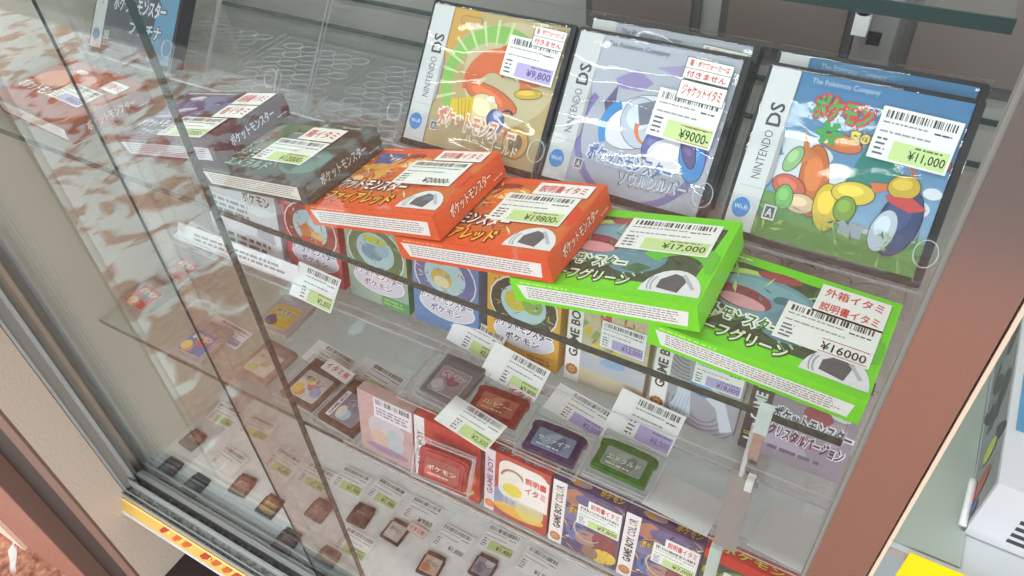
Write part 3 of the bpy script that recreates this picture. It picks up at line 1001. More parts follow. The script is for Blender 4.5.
t, F = game_case(-0.102, 'blue game case standing right behind the front sky blue one', cover_sky, 9, 0.0195, 0.015)
t, F = game_case(-0.862, 'dark blue grey game case at the far left back', cover_dark, 10, y=0.2086, amp=0.001)


def stand(x, label, y=SY):
    """clear stand: leaning back plate, ledge, front lip with finger notch, foot with moulded rings"""
    t = thing('display_stand', label, 'display stand', (x, y, 1.1035), (0, 0, 0), 'clear acrylic stands for game cases')
    M = Matrix.Translation((0, 0, SZ - 1.1035)) @ Euler((-R(LEAN), 0, 0)).to_matrix().to_4x4()
    mb = MB(); mb.box(-0.006, 0.040, -0.010, DW + 0.009, 0.0425, DH + 0.026, ACRYL, AEDGE, M); mb.build('back_plate', t)
    mb = MB(); mb.box(-0.006, -0.006, -0.010, DW + 0.009, 0.040, -0.0078, ACRYL, AEDGE, M); mb.build('ledge', t)
    mb = MB()
    F = Frame(M @ Vector((0, -0.0075, 0)), M.to_3x3() @ Vector((1, 0, 0)), M.to_3x3() @ Vector((0, 0, 1)))
    pts = [(-0.006, -0.010), (DW + 0.009, -0.010), (DW + 0.009, 0.026)]
    pts += [(DW - 0.001 + 0.010 * math.cos(R(a)), 0.026 - 0.010 * math.sin(R(a))) for a in range(20, 170, 15)][:0]
    pts += [(-0.006, 0.026)]
    mb.prism(pts, -0.0015, 0.0, ACRYL, F, AEDGE)
    for cx in (DW + 0.002,):
        mb.tube([F.at(cx + 0.0075 * math.cos(R(a)), 0.018 + 0.0095 * math.sin(R(a)), 0.0004) for a in range(0, 360, 20)], 0.0004, AEDGE, 5, True)
    mb.build('front_lip', t)
    mb = MB()
    y1 = 0.20
    mb.box(-0.004, -0.010, 0.0, DW + 0.007, y1 - 0.03, 0.002, ACRYL, AEDGE)
    mb.build('foot', t)
    mb = MB()
    for i in range(6):
        for j in range(8):
            cx, cy = 0.010 + i * 0.0255 + (j % 2) * 0.011, 0.012 + j * 0.0195
            if cx < DW - 0.006:
                mb.tube([(cx + 0.0115 * math.cos(R(a)) + 0.003 * math.sin(R(a)), cy + 0.0075 * math.sin(R(a)), 0.0026) for a in range(0, 360, 24)], 0.0006, AEDGE, 5, True)
    mb.build('moulded_rings', t)
    for xx in (0.0, DW + 0.001):
        mb = MB()
        F2 = Frame((xx, 0, 0), (0, 1, 0), (0, 0, 1))
        a = M @ Vector((0, 0.0415, 0.070))
        bq = M @ Vector((0, 0.0415, -0.009))
        mb.prism([(bq.y - 0.02, 0.002), (a.y, 0.002), (a.y, a.z - 0.004), (bq.y, bq.z - 0.001)], 0, 0.002, ACRYL, F2)
        mb.build('side_bracket', t)
    return t


for x, lb, y in ((-0.402, 'clear stand under the gold game case', SY), (-0.258, 'clear stand under the two silver game cases', SY),
                 (-0.102, 'clear stand under the two sky blue game cases', SY), (-0.552, 'empty clear stand left of the gold game case', SY + 0.004),
                 (-0.706, 'empty clear stand behind the purple flat box', SY + 0.004), (-0.862, 'clear stand under the dark far left game case', 0.2086)):
    stand(x, lb, y)

# ------------------------------------------------------------------ clear riser on the lower shelf
HAZY = clear('hazy_acrylic', (0.97, 0.97, 0.96), 0.03, 0.06, 0.05)
t = thing('acrylic_riser', 'clear stepped riser holding cartridges and boxes on the lower shelf', 'riser', (-0.45, 0.09, 0.7895))
mb = MB(); mb.box(0.068, 0.004, 0.098, 0.495, 0.078, 0.1005, HAZY, AEDGE); mb.build('step', t)
mb = MB(); mb.box(0.068, 0.0165, 0.0, 0.495, 0.0185, 0.098, ACRYL, AEDGE); mb.build('front_plate', t)
mb = MB(); mb.box(-0.37, 0.078, 0.098, 0.495, 0.146, 0.1005, ACRYL, AEDGE); mb.build('rear_step', t)
mb = MB(); mb.box(-0.37, 0.0775, 0.1005, 0.495, 0.0795, 0.115, ACRYL, AEDGE); mb.build('rear_lip', t)
mb = MB(); mb.box(-0.37, 0.146, 0.0, 0.495, 0.148, 0.19, ACRYL, AEDGE); mb.build('rear_plate', t)
mb = MB(); mb.box(0, -0.026, 0.0, 0.495, 0.0165, 0.003, ACRYL, AEDGE); mb.build('front_ledge', t)
mb = MB(); mb.box(0, -0.0275, 0.0, 0.495, -0.026, 0.016, ACRYL, AEDGE); mb.build('front_lip', t)
for x in (0.068, 0.492):
    mb = MB(); F = Frame((x, 0, 0), (0, 1, 0), (0, 0, 1)); mb.prism([(0.0185, 0), (0.146, 0), (0.146, 0.098), (0.0185, 0.098)], 0, 0.002, ACRYL, F, AEDGE); mb.build('end_plate', t)


# ------------------------------------------------------------------ small boxes
def small_box(x, y, z, w, h, dpt, lean, label, group, base, art, topart=None, yaw=0.0):
    t = thing('small_game_box', label, 'game box', (x, y, z), (-R(lean), 0, R(yaw)), group)
    mb = MB()
    F = Frame((0, 0, 0), (1, 0, 0), (0, 0, 1))
    mb.box(0, 0, 0, w, dpt, h, ink(base, 0.32))
    k = Ink(mb, F, rough=0.32)
    k.clip = (0, 0, w, h)
    art(k, w, h)
    if topart:
        topart(Ink(mb, Frame((0, 0, h), (1, 0, 0), (0, 1, 0)), rough=0.32), w, dpt)
    mb.build('carton', t)
    return t, F


def seal(k, u, v, r, c=(170, 116, 72)):
    for i in range(10):
        a = R(i * 36)
        k.ell(u + r * 0.68 * math.cos(a), v + r * 0.68 * math.sin(a), r * 0.32, r * 0.30, c, 0, 10)
    k.ell(u, v, r * 0.42, r * 0.42, (214, 176, 128), 0, 12)
    k.ell(u, v, r * 0.26, r * 0.26, c, 0, 12)


def art_round(bg, ring, patches, title, tc, low, lowtext):
    def f(k, w, h):
        k.rect(0, 0, w, h, bg)
        k.ell(w * 0.5, h * 0.66, w * 0.47, h * 0.33, (226, 224, 220))
        k.ell(w * 0.5, h * 0.66, w * 0.45, h * 0.315, ring)
        k.ell(w * 0.5, h * 0.68, w * 0.31, h * 0.22, (176, 206, 214))
        for u, v, a, b2, c, r in patches:
            k.ell(w * u, h * v, w * a, h * b2, c, r)
        k.scatter(w * 0.08, h * 0.4, w * 0.92, h * 0.96, 40, w * 0.05, (ring, bg, (206, 200, 196), patches[0][4]), len(title) + sum(bg))
        k.ell(w * 0.52, h * 0.30, w * 0.43, h * 0.16, (232, 230, 230))
        k.ell(w * 0.52, h * 0.30, w * 0.41, h * 0.15, (206, 206, 216))
        k.title(title, w * 0.10, h * 0.34, w * 0.80, h * 0.13, tc, (244, 242, 240), 0.07, -2)
        k.title('ポケモン', w * 0.26, h * 0.22, w * 0.48, h * 0.09, tc, (244, 242, 240), 0.06, -2)
        k.rect(w * 0.55, 0, w, h * 0.14, low)
        k.lines(w * 0.58, h * 0.03, w * 0.92, h * 0.12, 2, lowtext, seed=5)
    return f


def art_goldbird(k, w, h):
    k.rect(0, 0, w, h, (196, 186, 158))
    k.rect(0, h * 0.20, w, h * 0.42, (176, 182, 190))
    for i in range(8):
        k.arc(w * 0.5, h * 0.95, w * 0.36, w * 0.5, 190 + i * 14, 200 + i * 14, (206, 182, 70) if i % 2 else (146, 168, 96), 3)
    k.poly([(w * 0.36, h), (w * 0.50, h), (w * 0.56, h * 0.62), (w * 0.94, h * 0.70), (w * 0.90, h * 0.60), (w * 0.56, h * 0.50), (w * 0.44, h * 0.60)], (178, 88, 76))
    for u, v, r in ((0.40, 0.52, 20), (0.34, 0.42, -10), (0.62, 0.52, 60), (0.70, 0.66, 30), (0.64, 0.72, -60), (0.56, 0.44, 100)):
        k.ell(w * u, h * v, w * 0.10, h * 0.025, (222, 200, 82), r)
    k.scatter(w * 0.2, h * 0.3, w, h * 0.95, 40, w * 0.05, ((206, 190, 90), (178, 96, 84), (160, 170, 140), (206, 206, 206)), 8)
    k.ell(w * 0.52, h * 0.48, w * 0.05, h * 0.05, (188, 160, 150))
    k.ell(w * 0.60, h * 0.36, w * 0.16, h * 0.05, (136, 168, 200), 8)
    k.clip = None
    k.rect(0, 0, w * 0.19, h, (232, 230, 224))
    k.text('GAME BOY', w * 0.155, h * 0.30, h * 0.62, w * 0.12, (62, 62, 66), 0.03, 90)
    seal(k, w * 0.095, h * 0.14, w * 0.085)


def art_silverbird(k, w, h):
    k.rect(0, 0, w, h, (156, 160, 166))
    for i in range(6):
        k.arc(w * 0.36, h * 0.80, w * (0.10 + 0.05 * i), w * (0.125 + 0.05 * i), 90, 280, (120, 124, 132), 12)
    for i in range(5):
        k.arc(w * 0.62, h * 0.24, w * (0.16 + 0.06 * i), w * (0.18 + 0.06 * i), 170, 340, (126, 124, 146), 12)
    k.poly([(w * 0.44, h * 0.86), (w * 0.56, h * 0.88), (w * 0.62, h * 0.60), (w * 0.82, h * 0.44), (w * 0.98, h * 0.12), (w * 0.86, h * 0.05), (w * 0.76, h * 0.30), (w * 0.5, h * 0.46)], (196, 208, 216))
    k.poly([(w * 0.30, h * 0.50), (w * 0.44, h * 0.46), (w * 0.50, h * 0.10), (w * 0.36, h * 0.02), (w * 0.24, h * 0.14), (w * 0.30, h * 0.30)], (190, 204, 214))
    for i in range(4):
        k.poly([(w * (0.27 + i * 0.05), h * 0.06), (w * (0.28 + i * 0.05), h * 0.06), (w * (0.34 + i * 0.035), h * 0.34), (w * (0.335 + i * 0.035), h * 0.34)], (150, 166, 182))
    k.ell(w * 0.56, h * 0.46, w * 0.14, h * 0.075, (70, 128, 182), -8)
    k.ell(w * 0.58, h * 0.49, w * 0.09, h * 0.04, (100, 156, 204), -8)
    k.clip = None
    k.rect(0, 0, w * 0.19, h, (226, 226, 224))
    k.text('GAME BOY', w * 0.155, h * 0.32, h * 0.62, w * 0.12, (62, 62, 66), 0.03, 90)
    seal(k, w * 0.095, h * 0.14, w * 0.085)


def art_crystal(k, w, h):
    k.rect(0, 0, w, h, (146, 140, 152))
    for u, v, a, b2, c, r in ((0.5, 0.85, 0.30, 0.10, (186, 200, 206), 20), (0.78, 0.74, 0.16, 0.08, (206, 216, 218), -30), (0.40, 0.92, 0.10, 0.12, (206, 214, 216), 10), (0.64, 0.62, 0.14, 0.10, (152, 74, 92), -20),
                              (0.84, 0.50, 0.10, 0.14, (168, 158, 174), 0), (0.40, 0.20, 0.26, 0.08, (168, 162, 176), -10), (0.6, 0.3, 0.16, 0.05, (170, 120, 138), 0)):
        k.ell(w * u, h * v, w * a, h * b2, c, r)
    k.title('ポケットモンスター', w * 0.24, h * 0.44, w * 0.74, h * 0.16, (48, 48, 84), (226, 226, 232), 0.07, -3)
    k.title('クリスタルバージョン', w * 0.24, h * 0.26, w * 0.72, h * 0.14, (46, 44, 62), (220, 220, 228), 0.07, -3)
    k.lines(w * 0.28, h * 0.10, w * 0.86, h * 0.17, 1, (104, 102, 124), seed=9)
    k.clip = None
    k.rect(0, 0, w * 0.21, h, (64, 66, 72))
    k.text('GAME BOY', w * 0.16, h * 0.36, h * 0.58, w * 0.12, (206, 218, 214), 0.03, 90)
    k.ell(w * 0.105, h * 0.16, w * 0.095, h * 0.085, (44, 48, 50))
    k.text('COLOR', w * 0.025, h * 0.165, w * 0.16, h * 0.04, (176, 196, 70), 0.03)
    k.lines(w * 0.035, h * 0.10, w * 0.18, h * 0.145, 1, (196, 206, 200), seed=2)


G1 = 'small upright game boxes along the rear of the riser'
BX = dict(y=0.1965, z=0.8915, h=0.108, dpt=0.018, lean=9, group=G1)


def rear_box(x, label, base, art, w=0.086):
    return small_box(x, BX['y'], BX['z'], w, BX['h'], BX['dpt'], BX['lean'], label, G1, base, art)


rear_box(-0.6195, 'red small box with round picture, beside the white printed box', (196, 66, 74),
         art_round((190, 84, 92), (150, 74, 68), ((0.45, 0.62, 0.14, 0.10, (206, 130, 72), 0), (0.62, 0.58, 0.12, 0.08, (226, 190, 130), 10), (0.5, 0.52, 0.2, 0.05, (190, 92, 70), 0)), 'ポケットモンスター', (104, 96, 156), (204, 92, 98), (200, 110, 104)))
rear_box(-0.5230, 'green small box with round picture, between red and blue ones', (62, 142, 92),
         art_round((150, 176, 160), (92, 126, 84), ((0.45, 0.66, 0.18, 0.10, (112, 156, 176), 0), (0.62, 0.72, 0.12, 0.08, (150, 186, 196), 20), (0.5, 0.82, 0.2, 0.05, (190, 200, 90), 0)), 'ポケットモンスター', (150, 104, 128), (78, 158, 106), (150, 196, 96)))
rear_box(-0.4290, 'blue small box with yellow patch, between green and yellow ones', (74, 126, 178),
         art_round((92, 134, 180), (96, 112, 160), ((0.45, 0.64, 0.16, 0.12, (206, 178, 92), 0), (0.45, 0.60, 0.12, 0.07, (226, 214, 170), 0)), 'ポケットモンスター', (120, 112, 156), (90, 142, 190), (200, 210, 220)))
rear_box(-0.3320, 'yellow small box with dark title, left of the gold one', (222, 172, 62),
         art_round((216, 168, 66), (60, 72, 60), ((0.4, 0.70, 0.16, 0.12, (206, 190, 72), 10), (0.62, 0.70, 0.14, 0.10, (140, 176, 90), 0)), 'ポケットモンスター', (66, 60, 92), (226, 176, 62), (196, 120, 60)))
t, F = rear_box(-0.2375, 'gold small box with red and yellow picture and white spine', (200, 178, 130), art_goldbird)
price_sticker(t, F, 0.036, 0.058, 0.046, 0.032, 0, '¥12,000', PURP, 31, (80, 70, 110), d=0.0008)
t, F = rear_box(-0.1445, 'silver grey small box with pale blue wing shapes and white spine', (168, 172, 178), art_silverbird)
price_sticker(t, F, 0.038, 0.056, 0.046, 0.032, 0, '¥18,000', PURP, 32, (80, 70, 110), d=0.0008)
rear_box(-0.0525, 'greyish purple small box with dark spine, rightmost of the rear row', (120, 116, 126), art_crystal, 0.092)


def art_whiteback(k, w, h):
    k.rect(0, 0, w, h, (222, 224, 228))
    k.rect(w * 0.02, h * 0.72, w * 0.98, h * 0.98, (206, 204, 206))
    k.title('ポケモン', w * 0.55, h * 0.74, w * 0.38, h * 0.16, (92, 88, 92), (230, 228, 226), 0.04)
    k.lines(w * 0.06, h * 0.40, w * 0.62, h * 0.70, 4, (140, 146, 156), seed=3)
    k.poly([(w * 0.66, h * 0.30), (w * 0.92, h * 0.26), (w * 0.90, h * 0.52), (w * 0.80, h * 0.44), (w * 0.70, h * 0.50)], (176, 184, 194))
    k.lines(w * 0.06, h * 0.06, w * 0.86, h * 0.24, 2, (92, 92, 96), seed=4)


small_box(-0.752, 0.197, 0.8915, 0.122, 0.105, 0.016, 9, 'white box back printed with grey lines, left of the red box', G1, (196, 198, 216), art_whiteback)

G2 = 'small upright game boxes along the front of the riser'
FW, FH, FL = 0.0735, 0.088, 11


def front_box(x, label, base, art, top, w=FW, y=0.073):
    return small_box(x, y, 0.7925, w, FH, 0.015, FL, label, G2, base, art, top)


def art_pale(k, w, h):
    k.rect(0, 0, w, h, (190, 160, 158))
    for u, v, a, b2, c, r in ((0.5, 0.5, 0.34, 0.24, (196, 190, 196), 20), (0.4, 0.3, 0.2, 0.14, (206, 176, 160), -10), (0.65, 0.35, 0.16, 0.2, (176, 186, 190), 10), (0.5, 0.14, 0.4, 0.06, (150, 130, 160), 0)):
        k.ell(w * u, h * v, w * a, h * b2, c, r)
    k.rect(w * 0.30, h * 0.66, w * 0.98, h * 0.98, (224, 222, 226))
    k.barcode(w * 0.34, h * 0.88, w * 0.94, h * 0.96, 9)
    k.lines(w * 0.34, h * 0.70, w * 0.94, h * 0.84, 3, (130, 124, 140), seed=4)


def art_redbox(k, w, h):
    k.rect(0, 0, w, h, (186, 66, 60))
    k.ell(w * 0.55, h * 0.55, w * 0.34, h * 0.22, (168, 52, 50), 20)
    k.ell(w * 0.75, h * 0.40, w * 0.2, h * 0.2, (214, 120, 90), 0)
    k.title('ポケモン', w * 0.22, h * 0.05, w * 0.70, h * 0.16, (226, 196, 96), (170, 120, 60), 0.06)
    k.clip = None
    k.rect(0, 0, w * 0.16, h, (228, 226, 222))
    k.text('GAME BOY', w * 0.13, h * 0.16, h * 0.62, w * 0.09, (72, 72, 76), 0.02, 90)


def art_bubble(k, w, h):
    k.rect(0, 0, w, h, (186, 84, 74))
    k.ell(w * 0.34, h * 0.28, w * 0.24, h * 0.22, (124, 152, 186), 0)
    k.ell(w * 0.55, h * 0.16, w * 0.4, h * 0.10, (226, 176, 84), 0)
    k.ell(w * 0.72, h * 0.30, w * 0.22, h * 0.22, (222, 200, 110), 0)
    k.poly(rrect(w * 0.22, h * 0.34, w * 0.97, h * 0.94, w * 0.16), (232, 224, 214))
    k.ell(w * 0.44, h * 0.50, w * 0.15, h * 0.10, (226, 206, 88), 0)
    k.arc(w * 0.44, h * 0.66, w * 0.16, w * 0.20, 20, 170, (160, 130, 110), 10)
    k.rect(w * 0.60, h * 0.36, w * 0.985, h * 0.86, (236, 230, 226))
    k.text('説明書', w * 0.63, h * 0.70, w * 0.32, h * 0.11, (206, 76, 66), 0.03)
    k.text('イタミ', w * 0.63, h * 0.55, w * 0.32, h * 0.11, (206, 76, 66), 0.03)
    k.lines(w * 0.30, h * 0.22, w * 0.97, h * 0.38, 4, (196, 196, 190), seed=4)
    k.clip = None
    k.rect(0, 0, w * 0.16, h, (226, 214, 222))
    k.text('GAME BOY', w * 0.13, h * 0.28, h * 0.60, w * 0.09, (150, 96, 130), 0.03, 90)
    seal(k, w * 0.09, h * 0.12, w * 0.08, (226, 130, 60))


def art_swirl(k, w, h):
    k.rect(0, 0, w, h, (92, 84, 116))
    for u, v, a, b2, c, r in ((0.34, 0.84, 0.16, 0.13, (176, 122, 102), -20), (0.36, 0.58, 0.2, 0.12, (120, 122, 158), 20), (0.40, 0.34, 0.16, 0.16, (90, 118, 170), 0), (0.55, 0.30, 0.18, 0.12, (168, 136, 130), 30),
                              (0.80, 0.34, 0.18, 0.14, (138, 76, 82), 0), (0.80, 0.12, 0.20, 0.11, (222, 190, 80), 20), (0.62, 0.10, 0.12, 0.10, (140, 118, 100), 0), (0.30, 0.10, 0.16, 0.10, (76, 84, 122), 0), (0.62, 0.86, 0.3, 0.1, (104, 104, 142), 0)):
        k.ell(w * u, h * v, w * a, h * b2, c, r)
    k.scatter(w * 0.2, 0, w, h, 60, w * 0.07, ((206, 170, 110), (76, 70, 104), (150, 150, 190), (120, 90, 100), (206, 196, 180)), int(w * 1e5))
    k.arc(w * 0.55, h * 0.42, w * 0.18, w * 0.21, 120, 330, (206, 188, 150), 12, 0.6)
    k.arc(w * 0.42, h * 0.62, w * 0.16, w * 0.19, 20, 200, (186, 150, 120), 12, 0.6)
    k.title('ポケモン', w * 0.26, h * 0.60, w * 0.24, h * 0.10, (226, 190, 70), (96, 70, 60), 0.06)
    k.clip = None
    k.rect(0, 0, w * 0.20, h, (232, 228, 226))
    k.text('GAME BOY', w * 0.16, h * 0.25, h * 0.40, w * 0.11, (58, 58, 64), 0.04, 90)
    for i, (ch, c) in enumerate(zip('COLOR', ((180, 60, 70), (110, 80, 150), (80, 150, 80), (200, 160, 60), (70, 110, 170)))):
        k.text(ch, w * 0.16, h * (0.67 + i * 0.055), h * 0.048, w * 0.11, c, 0.03, 90)
    seal(k, w * 0.10, h * 0.11, w * 0.085, (196, 130, 96))


def top_swirl(k, w, d):
    k.rect(0, 0, w, d, (74, 68, 108))
    k.ell(w * 0.34, d * 0.5, w * 0.16, d * 0.3, (186, 150, 150))
    k.ell(w * 0.28, d * 0.5, w * 0.05, d * 0.3, (214, 160, 70))
    k.title('ポケモン', w * 0.62, d * 0.2, w * 0.32, d * 0.55, (226, 184, 60), (90, 70, 60), 0.05)


def top_plain(c, s=None, tcol=(230, 200, 90)):
    def f(k, w, d):
        k.rect(0, 0, w, d, c)
        if s:
            k.title(s, w * 0.15, d * 0.2, w * 0.7, d * 0.55, tcol, tuple(int(v * 0.6) for v in c), 0.04)
    return f


def art_redgreen(k, w, h):
    k.rect(0, 0, w, h, (70, 92, 74))
    for u, v, a, b2, c, r in ((0.4, 0.7, 0.2, 0.12, (120, 156, 84), 20), (0.6, 0.5, 0.22, 0.16, (150, 90, 90), 0), (0.3, 0.4, 0.2, 0.14, (60, 110, 84), 0), (0.62, 0.76, 0.1, 0.08, (216, 214, 200), 0)):
        k.ell(w * u, h * v, w * a, h * b2, c, r)
    k.rect(0, h * 0.86, w, h, (196, 58, 52))
    k.title('ポケモン', w * 0.02, h * 0.64, w * 0.18, h * 0.12, (206, 206, 70), (90, 96, 50), 0.05)


front_box(-0.4335, 'pale pinkish small box, leftmost of the front row', (176, 150, 150), art_pale, top_plain((180, 150, 148)))
t, F = front_box(-0.3580, 'bright red small box with white spine behind a red cartridge', (178, 56, 50), art_redbox, top_plain((186, 60, 54)), 0.082)
front_box(-0.2700, 'red and white small box with round speech bubble print', (184, 64, 56), art_bubble, top_plain((188, 66, 58), 'ポケモン', (150, 170, 180)))
t, F = front_box(-0.1935, 'purple small box with colourful spine, left of two alike, below the indigo cartridge', (78, 70, 112), art_swirl, top_swirl)
price_sticker(t, F, 0.028, 0.044, 0.044, 0.026, 0, '¥7,800', LIME, 33, d=0.0008)
notice_sticker(t, F, 0.038, 0.068, 0.034, 0.012, 0, ['説明書イタミ'], d=0.0012)
t, F = front_box(-0.1185, 'purple small box with colourful spine, right of two alike, beside the support pole', (78, 70, 112), art_swirl, top_swirl)
price_sticker(t, F, 0.030, 0.040, 0.042, 0.026, 0, '¥7,000', LIME, 34, d=0.0008)
notice_sticker(t, F, 0.040, 0.064, 0.032, 0.013, 0, ['説明書イタミ'], d=0.0012)
t, F = front_box(-0.0440, 'dark green small box with red top, rightmost of the front row', (190, 54, 48), art_redgreen, top_plain((204, 62, 54), 'ポケモン'), 0.078)
notice_sticker(t, F, 0.020, 0.054, 0.030, 0.015, 0, ['外箱イタミ'], d=0.0010)
notice_sticker(t, F, 0.052, 0.054, 0.022, 0.015, 0, ['箱イタミ'], d=0.0010)


# ------------------------------------------------------------------ cartridges
def outline_gba(w, h):
    r = 0.0025
    return [(0.0015, 0), (w - 0.0015, 0), (w - 0.0015, h * 0.72), (w, h * 0.74), (w, h * 0.90), (w - 0.004, h * 0.97), (w * 0.80, h), (w * 0.5, h * 1.02), (w * 0.20, h), (0.004, h * 0.97), (0, h * 0.90), (0, h * 0.74), (0.0015, h * 0.72)]


def wide_cart(x, y, z, rot, label, shell, lab, art, group='wide cartridges on the riser'):
    t = thing('cartridge', label, 'cartridge', (x, y, z), rot, group)
    w, h = 0.057, 0.034
    mb = MB()
    SM = principled('shell_%02x%02x%02x' % shell, lin(shell), 0.25)
    mb.prism(outline_gba(w, h), 0, 0.0065, SM)
    mb.prism([(p[0] * 0.9 + w * 0.05, p[1] * 0.88 + h * 0.05) for p in outline_gba(w, h)], 0.0065, 0.0078, SM)
    mb.build('shell', t)
    mb = MB()
    mb.prism(rrect(0.0085, 0.0045, w - 0.0085, h - 0.0085, 0.002), 0.0078, 0.0081, ink(lab, 0.3))
    k = Ink(mb, Frame((0.0085, 0.0045, 0.0081), (1, 0, 0), (0, 1, 0)), rough=0.3)
    art(k, w - 0.017, h - 0.013)
    mb.build('paper_label', t)
    return t


def lab_art(cols, tcol, oc, s='ポケットモンスター'):
    def f(k, w, h):
        k.clip = (0.001, 0.001, w - 0.001, h - 0.001)
        for i, c in enumerate(cols):
            k.ell(w * (0.2 + 0.6 * ((i * 0.37) % 1)), h * (0.3 + 0.5 * ((i * 0.61) % 1)), w * 0.26, h * 0.26, c, i * 35)
        k.clip = None
        k.title(s, w * 0.08, h * 0.36, w * 0.84, h * 0.30, tcol, oc, 0.04)
        k.lines(w * 0.12, h * 0.10, w * 0.8, h * 0.24, 1, tcol, seed=2)
    return f


def tray(x, y, z, w, d, h, rot, label, group='clear cartridge trays'):
    """shallow clear lid-less case with a bright front edge"""
    t = thing('cartridge_tray', label, 'tray', (x, y, z), rot, group)
    mb = MB(); mb.box(0, 0, 0, w, d, 0.0015, ACRYL, AEDGE); mb.build('tray_floor', t)
    for q in ((0, 0, 0.0015, w, 0.0012, h), (0, d - 0.0012, 0.0015, w, d, h), (0, 0.0012, 0.0015, 0.0012, d - 0.0012, h), (w - 0.0012, 0.0012, 0.0015, w, d - 0.0012, h)):
        mb = MB(); mb.box(*q, ACRYL, AEDGE); mb.build('tray_wall', t)
    return t


ZS = 0.8905
carts = [(-0.3035, 0.1090, 'ruby red wide cartridge on the riser beside the grey clear tray', (132, 34, 30), (176, 96, 74), lab_art(((214, 110, 76), (196, 130, 96), (150, 60, 50)), (226, 196, 160), (120, 50, 40), 'ルビー'), 2),
         (-0.2330, 0.0960, 'indigo wide cartridge on the riser above the speech bubble box', (44, 38, 84), (120, 142, 168), lab_art(((96, 130, 170), (150, 176, 196), (90, 110, 150)), (214, 222, 226), (60, 80, 110), 'サファイア'), 1),
         (-0.1660, 0.1075, 'emerald green wide cartridge on the riser beside blank white card', (28, 112, 34), (142, 160, 150), lab_art(((120, 146, 130), (160, 176, 166), (110, 130, 124)), (222, 228, 222), (70, 96, 84), 'エメラルド'), -1)]
for x, y, lb, sh, lab, art, ro in carts:
    wide_cart(x, y, ZS + 0.003, (R(3), 0, R(ro)), lb, sh, lab, art)
for x, y, w, lb in ((-0.3105, 0.0990, 0.070, 'clear tray under the ruby red cartridge'), (-0.2380, 0.0985 - 0.010, 0.067, 'clear tray under the indigo cartridge'), (-0.1690, 0.0985, 0.066, 'clear tray under the emerald green cartridge')):
    tray(x, y, ZS, w, 0.052, 0.006, (0, 0, 0), lb)
# red one leaning on the red box
wide_cart(-0.334, 0.056, 0.836, (R(62), 0, R(4)), 'dark red wide cartridge leaning against the bright red box', (150, 36, 34), (150, 74, 66), lab_art(((196, 92, 80), (140, 60, 56)), (226, 190, 170), (110, 40, 40), 'ポケモン'))
tray(-0.340, 0.0535, 0.832, 0.067, 0.045, 0.007, (R(62), 0, R(4)), 'clear tray under the dark red leaning cartridge')


def tall_cart(x, y, z, rot, label, shell, art, s=1.0, group='tall cartridges on the lower glass shelf'):
    t = thing('cartridge', label, 'cartridge', (x, y, z), rot, group)
    w, h = 0.057 * s, 0.065 * s
    SM = principled('shell_%02x%02x%02x' % shell, lin(shell), 0.35)
    mb = MB()
    mb.prism(rrect(0, 0, w, h, 0.002), 0, 0.0072, SM)
    for i in range(5):
        mb.box(w * 0.06, h * (0.86 + i * 0.026), 0.0072, w * 0.94, h * (0.872 + i * 0.026), 0.0078, SM)
    mb.build('shell', t)
    mb = MB()
    F = Frame((w * 0.13, h * 0.10, 0.0072), (1, 0, 0), (0, 1, 0))
    lw, lh = w * 0.74, h * 0.62
    mb.prism(rrect(0, 0, lw, lh, 0.002), 0, 0.0003, ink((206, 204, 200), 0.3), F)
    art(Ink(mb, F, 0.0004, 0.3), lw, lh)
    mb.build('paper_label', t)
    return t


def art_colour(bg, cols, s='ポケモン', tc=(90, 60, 80)):
    def f(k, w, h):
        k.clip = (0.0006, 0.0006, w - 0.0006, h - 0.0006)
        k.rect(0, 0, w, h, bg)
        for i, c in enumerate(cols):
            k.ell(w * (0.15 + 0.7 * ((i * 0.43 + 0.2) % 1)), h * (0.2 + 0.6 * ((i * 0.57) % 1)), w * 0.2, h * 0.18, c, i * 40)
        k.clip = None
        k.title(s, w * 0.12, h * 0.62, w * 0.76, h * 0.22, tc, (232, 230, 226), 0.05)
    return f


def art_darklabel(k, w, h):
    k.rect(0, 0, w, h, (128, 124, 138))
    k.rect(0, 0, w * 0.16, h, (226, 224, 224))
    k.text('GAME BOY', w * 0.13, h * 0.08, h * 0.84, w * 0.10, (60, 60, 64), 0.03, 90)
    k.ell(w * 0.5, h * 0.25, w * 0.2, h * 0.2, (150, 186, 206), 20)
    k.ell(w * 0.36, h * 0.3, w * 0.14, h * 0.24, (206, 202, 190), 10)
    k.title('ポケモン', w * 0.34, h * 0.60, w * 0.60, h * 0.22, (98, 96, 140), (200, 200, 214), 0.06)


ZG = 0.7895
tall_cart(-0.5700, 0.085, ZG + 0.003, (0, 0, R(-3)), 'brown tall cartridge with bright multicoloured label and red notice', (92, 74, 70), art_colour((196, 188, 186), ((206, 130, 92), (120, 116, 160), (214, 176, 96), (206, 120, 120), (150, 150, 180), (222, 200, 120))), 0.98)
tall_cart(-0.5060, 0.080, ZG + 0.003, (0, 0, R(-4)), 'dark brown tall cartridge with grey label and white side strip', (74, 56, 52), art_darklabel, 1.0)
tray(-0.5760, 0.079, ZG, 0.066, 0.074, 0.012, (0, 0, R(-3)), 'clear tray under the multicoloured label cartridge')
tray(-0.5100, 0.074, ZG, 0.068, 0.076, 0.012, (0, 0, R(-4)), 'clear tray under the dark brown cartridge')
tall_cart(-0.6870, 0.160, ZG, (0, 0, R(2)), 'tall clear grey cartridge with yellow label', (176, 170, 164), art_colour((222, 178, 50), ((120, 86, 84), (206, 190, 110), (90, 80, 120)), 'ポケモン', (96, 70, 90)), 0.98)
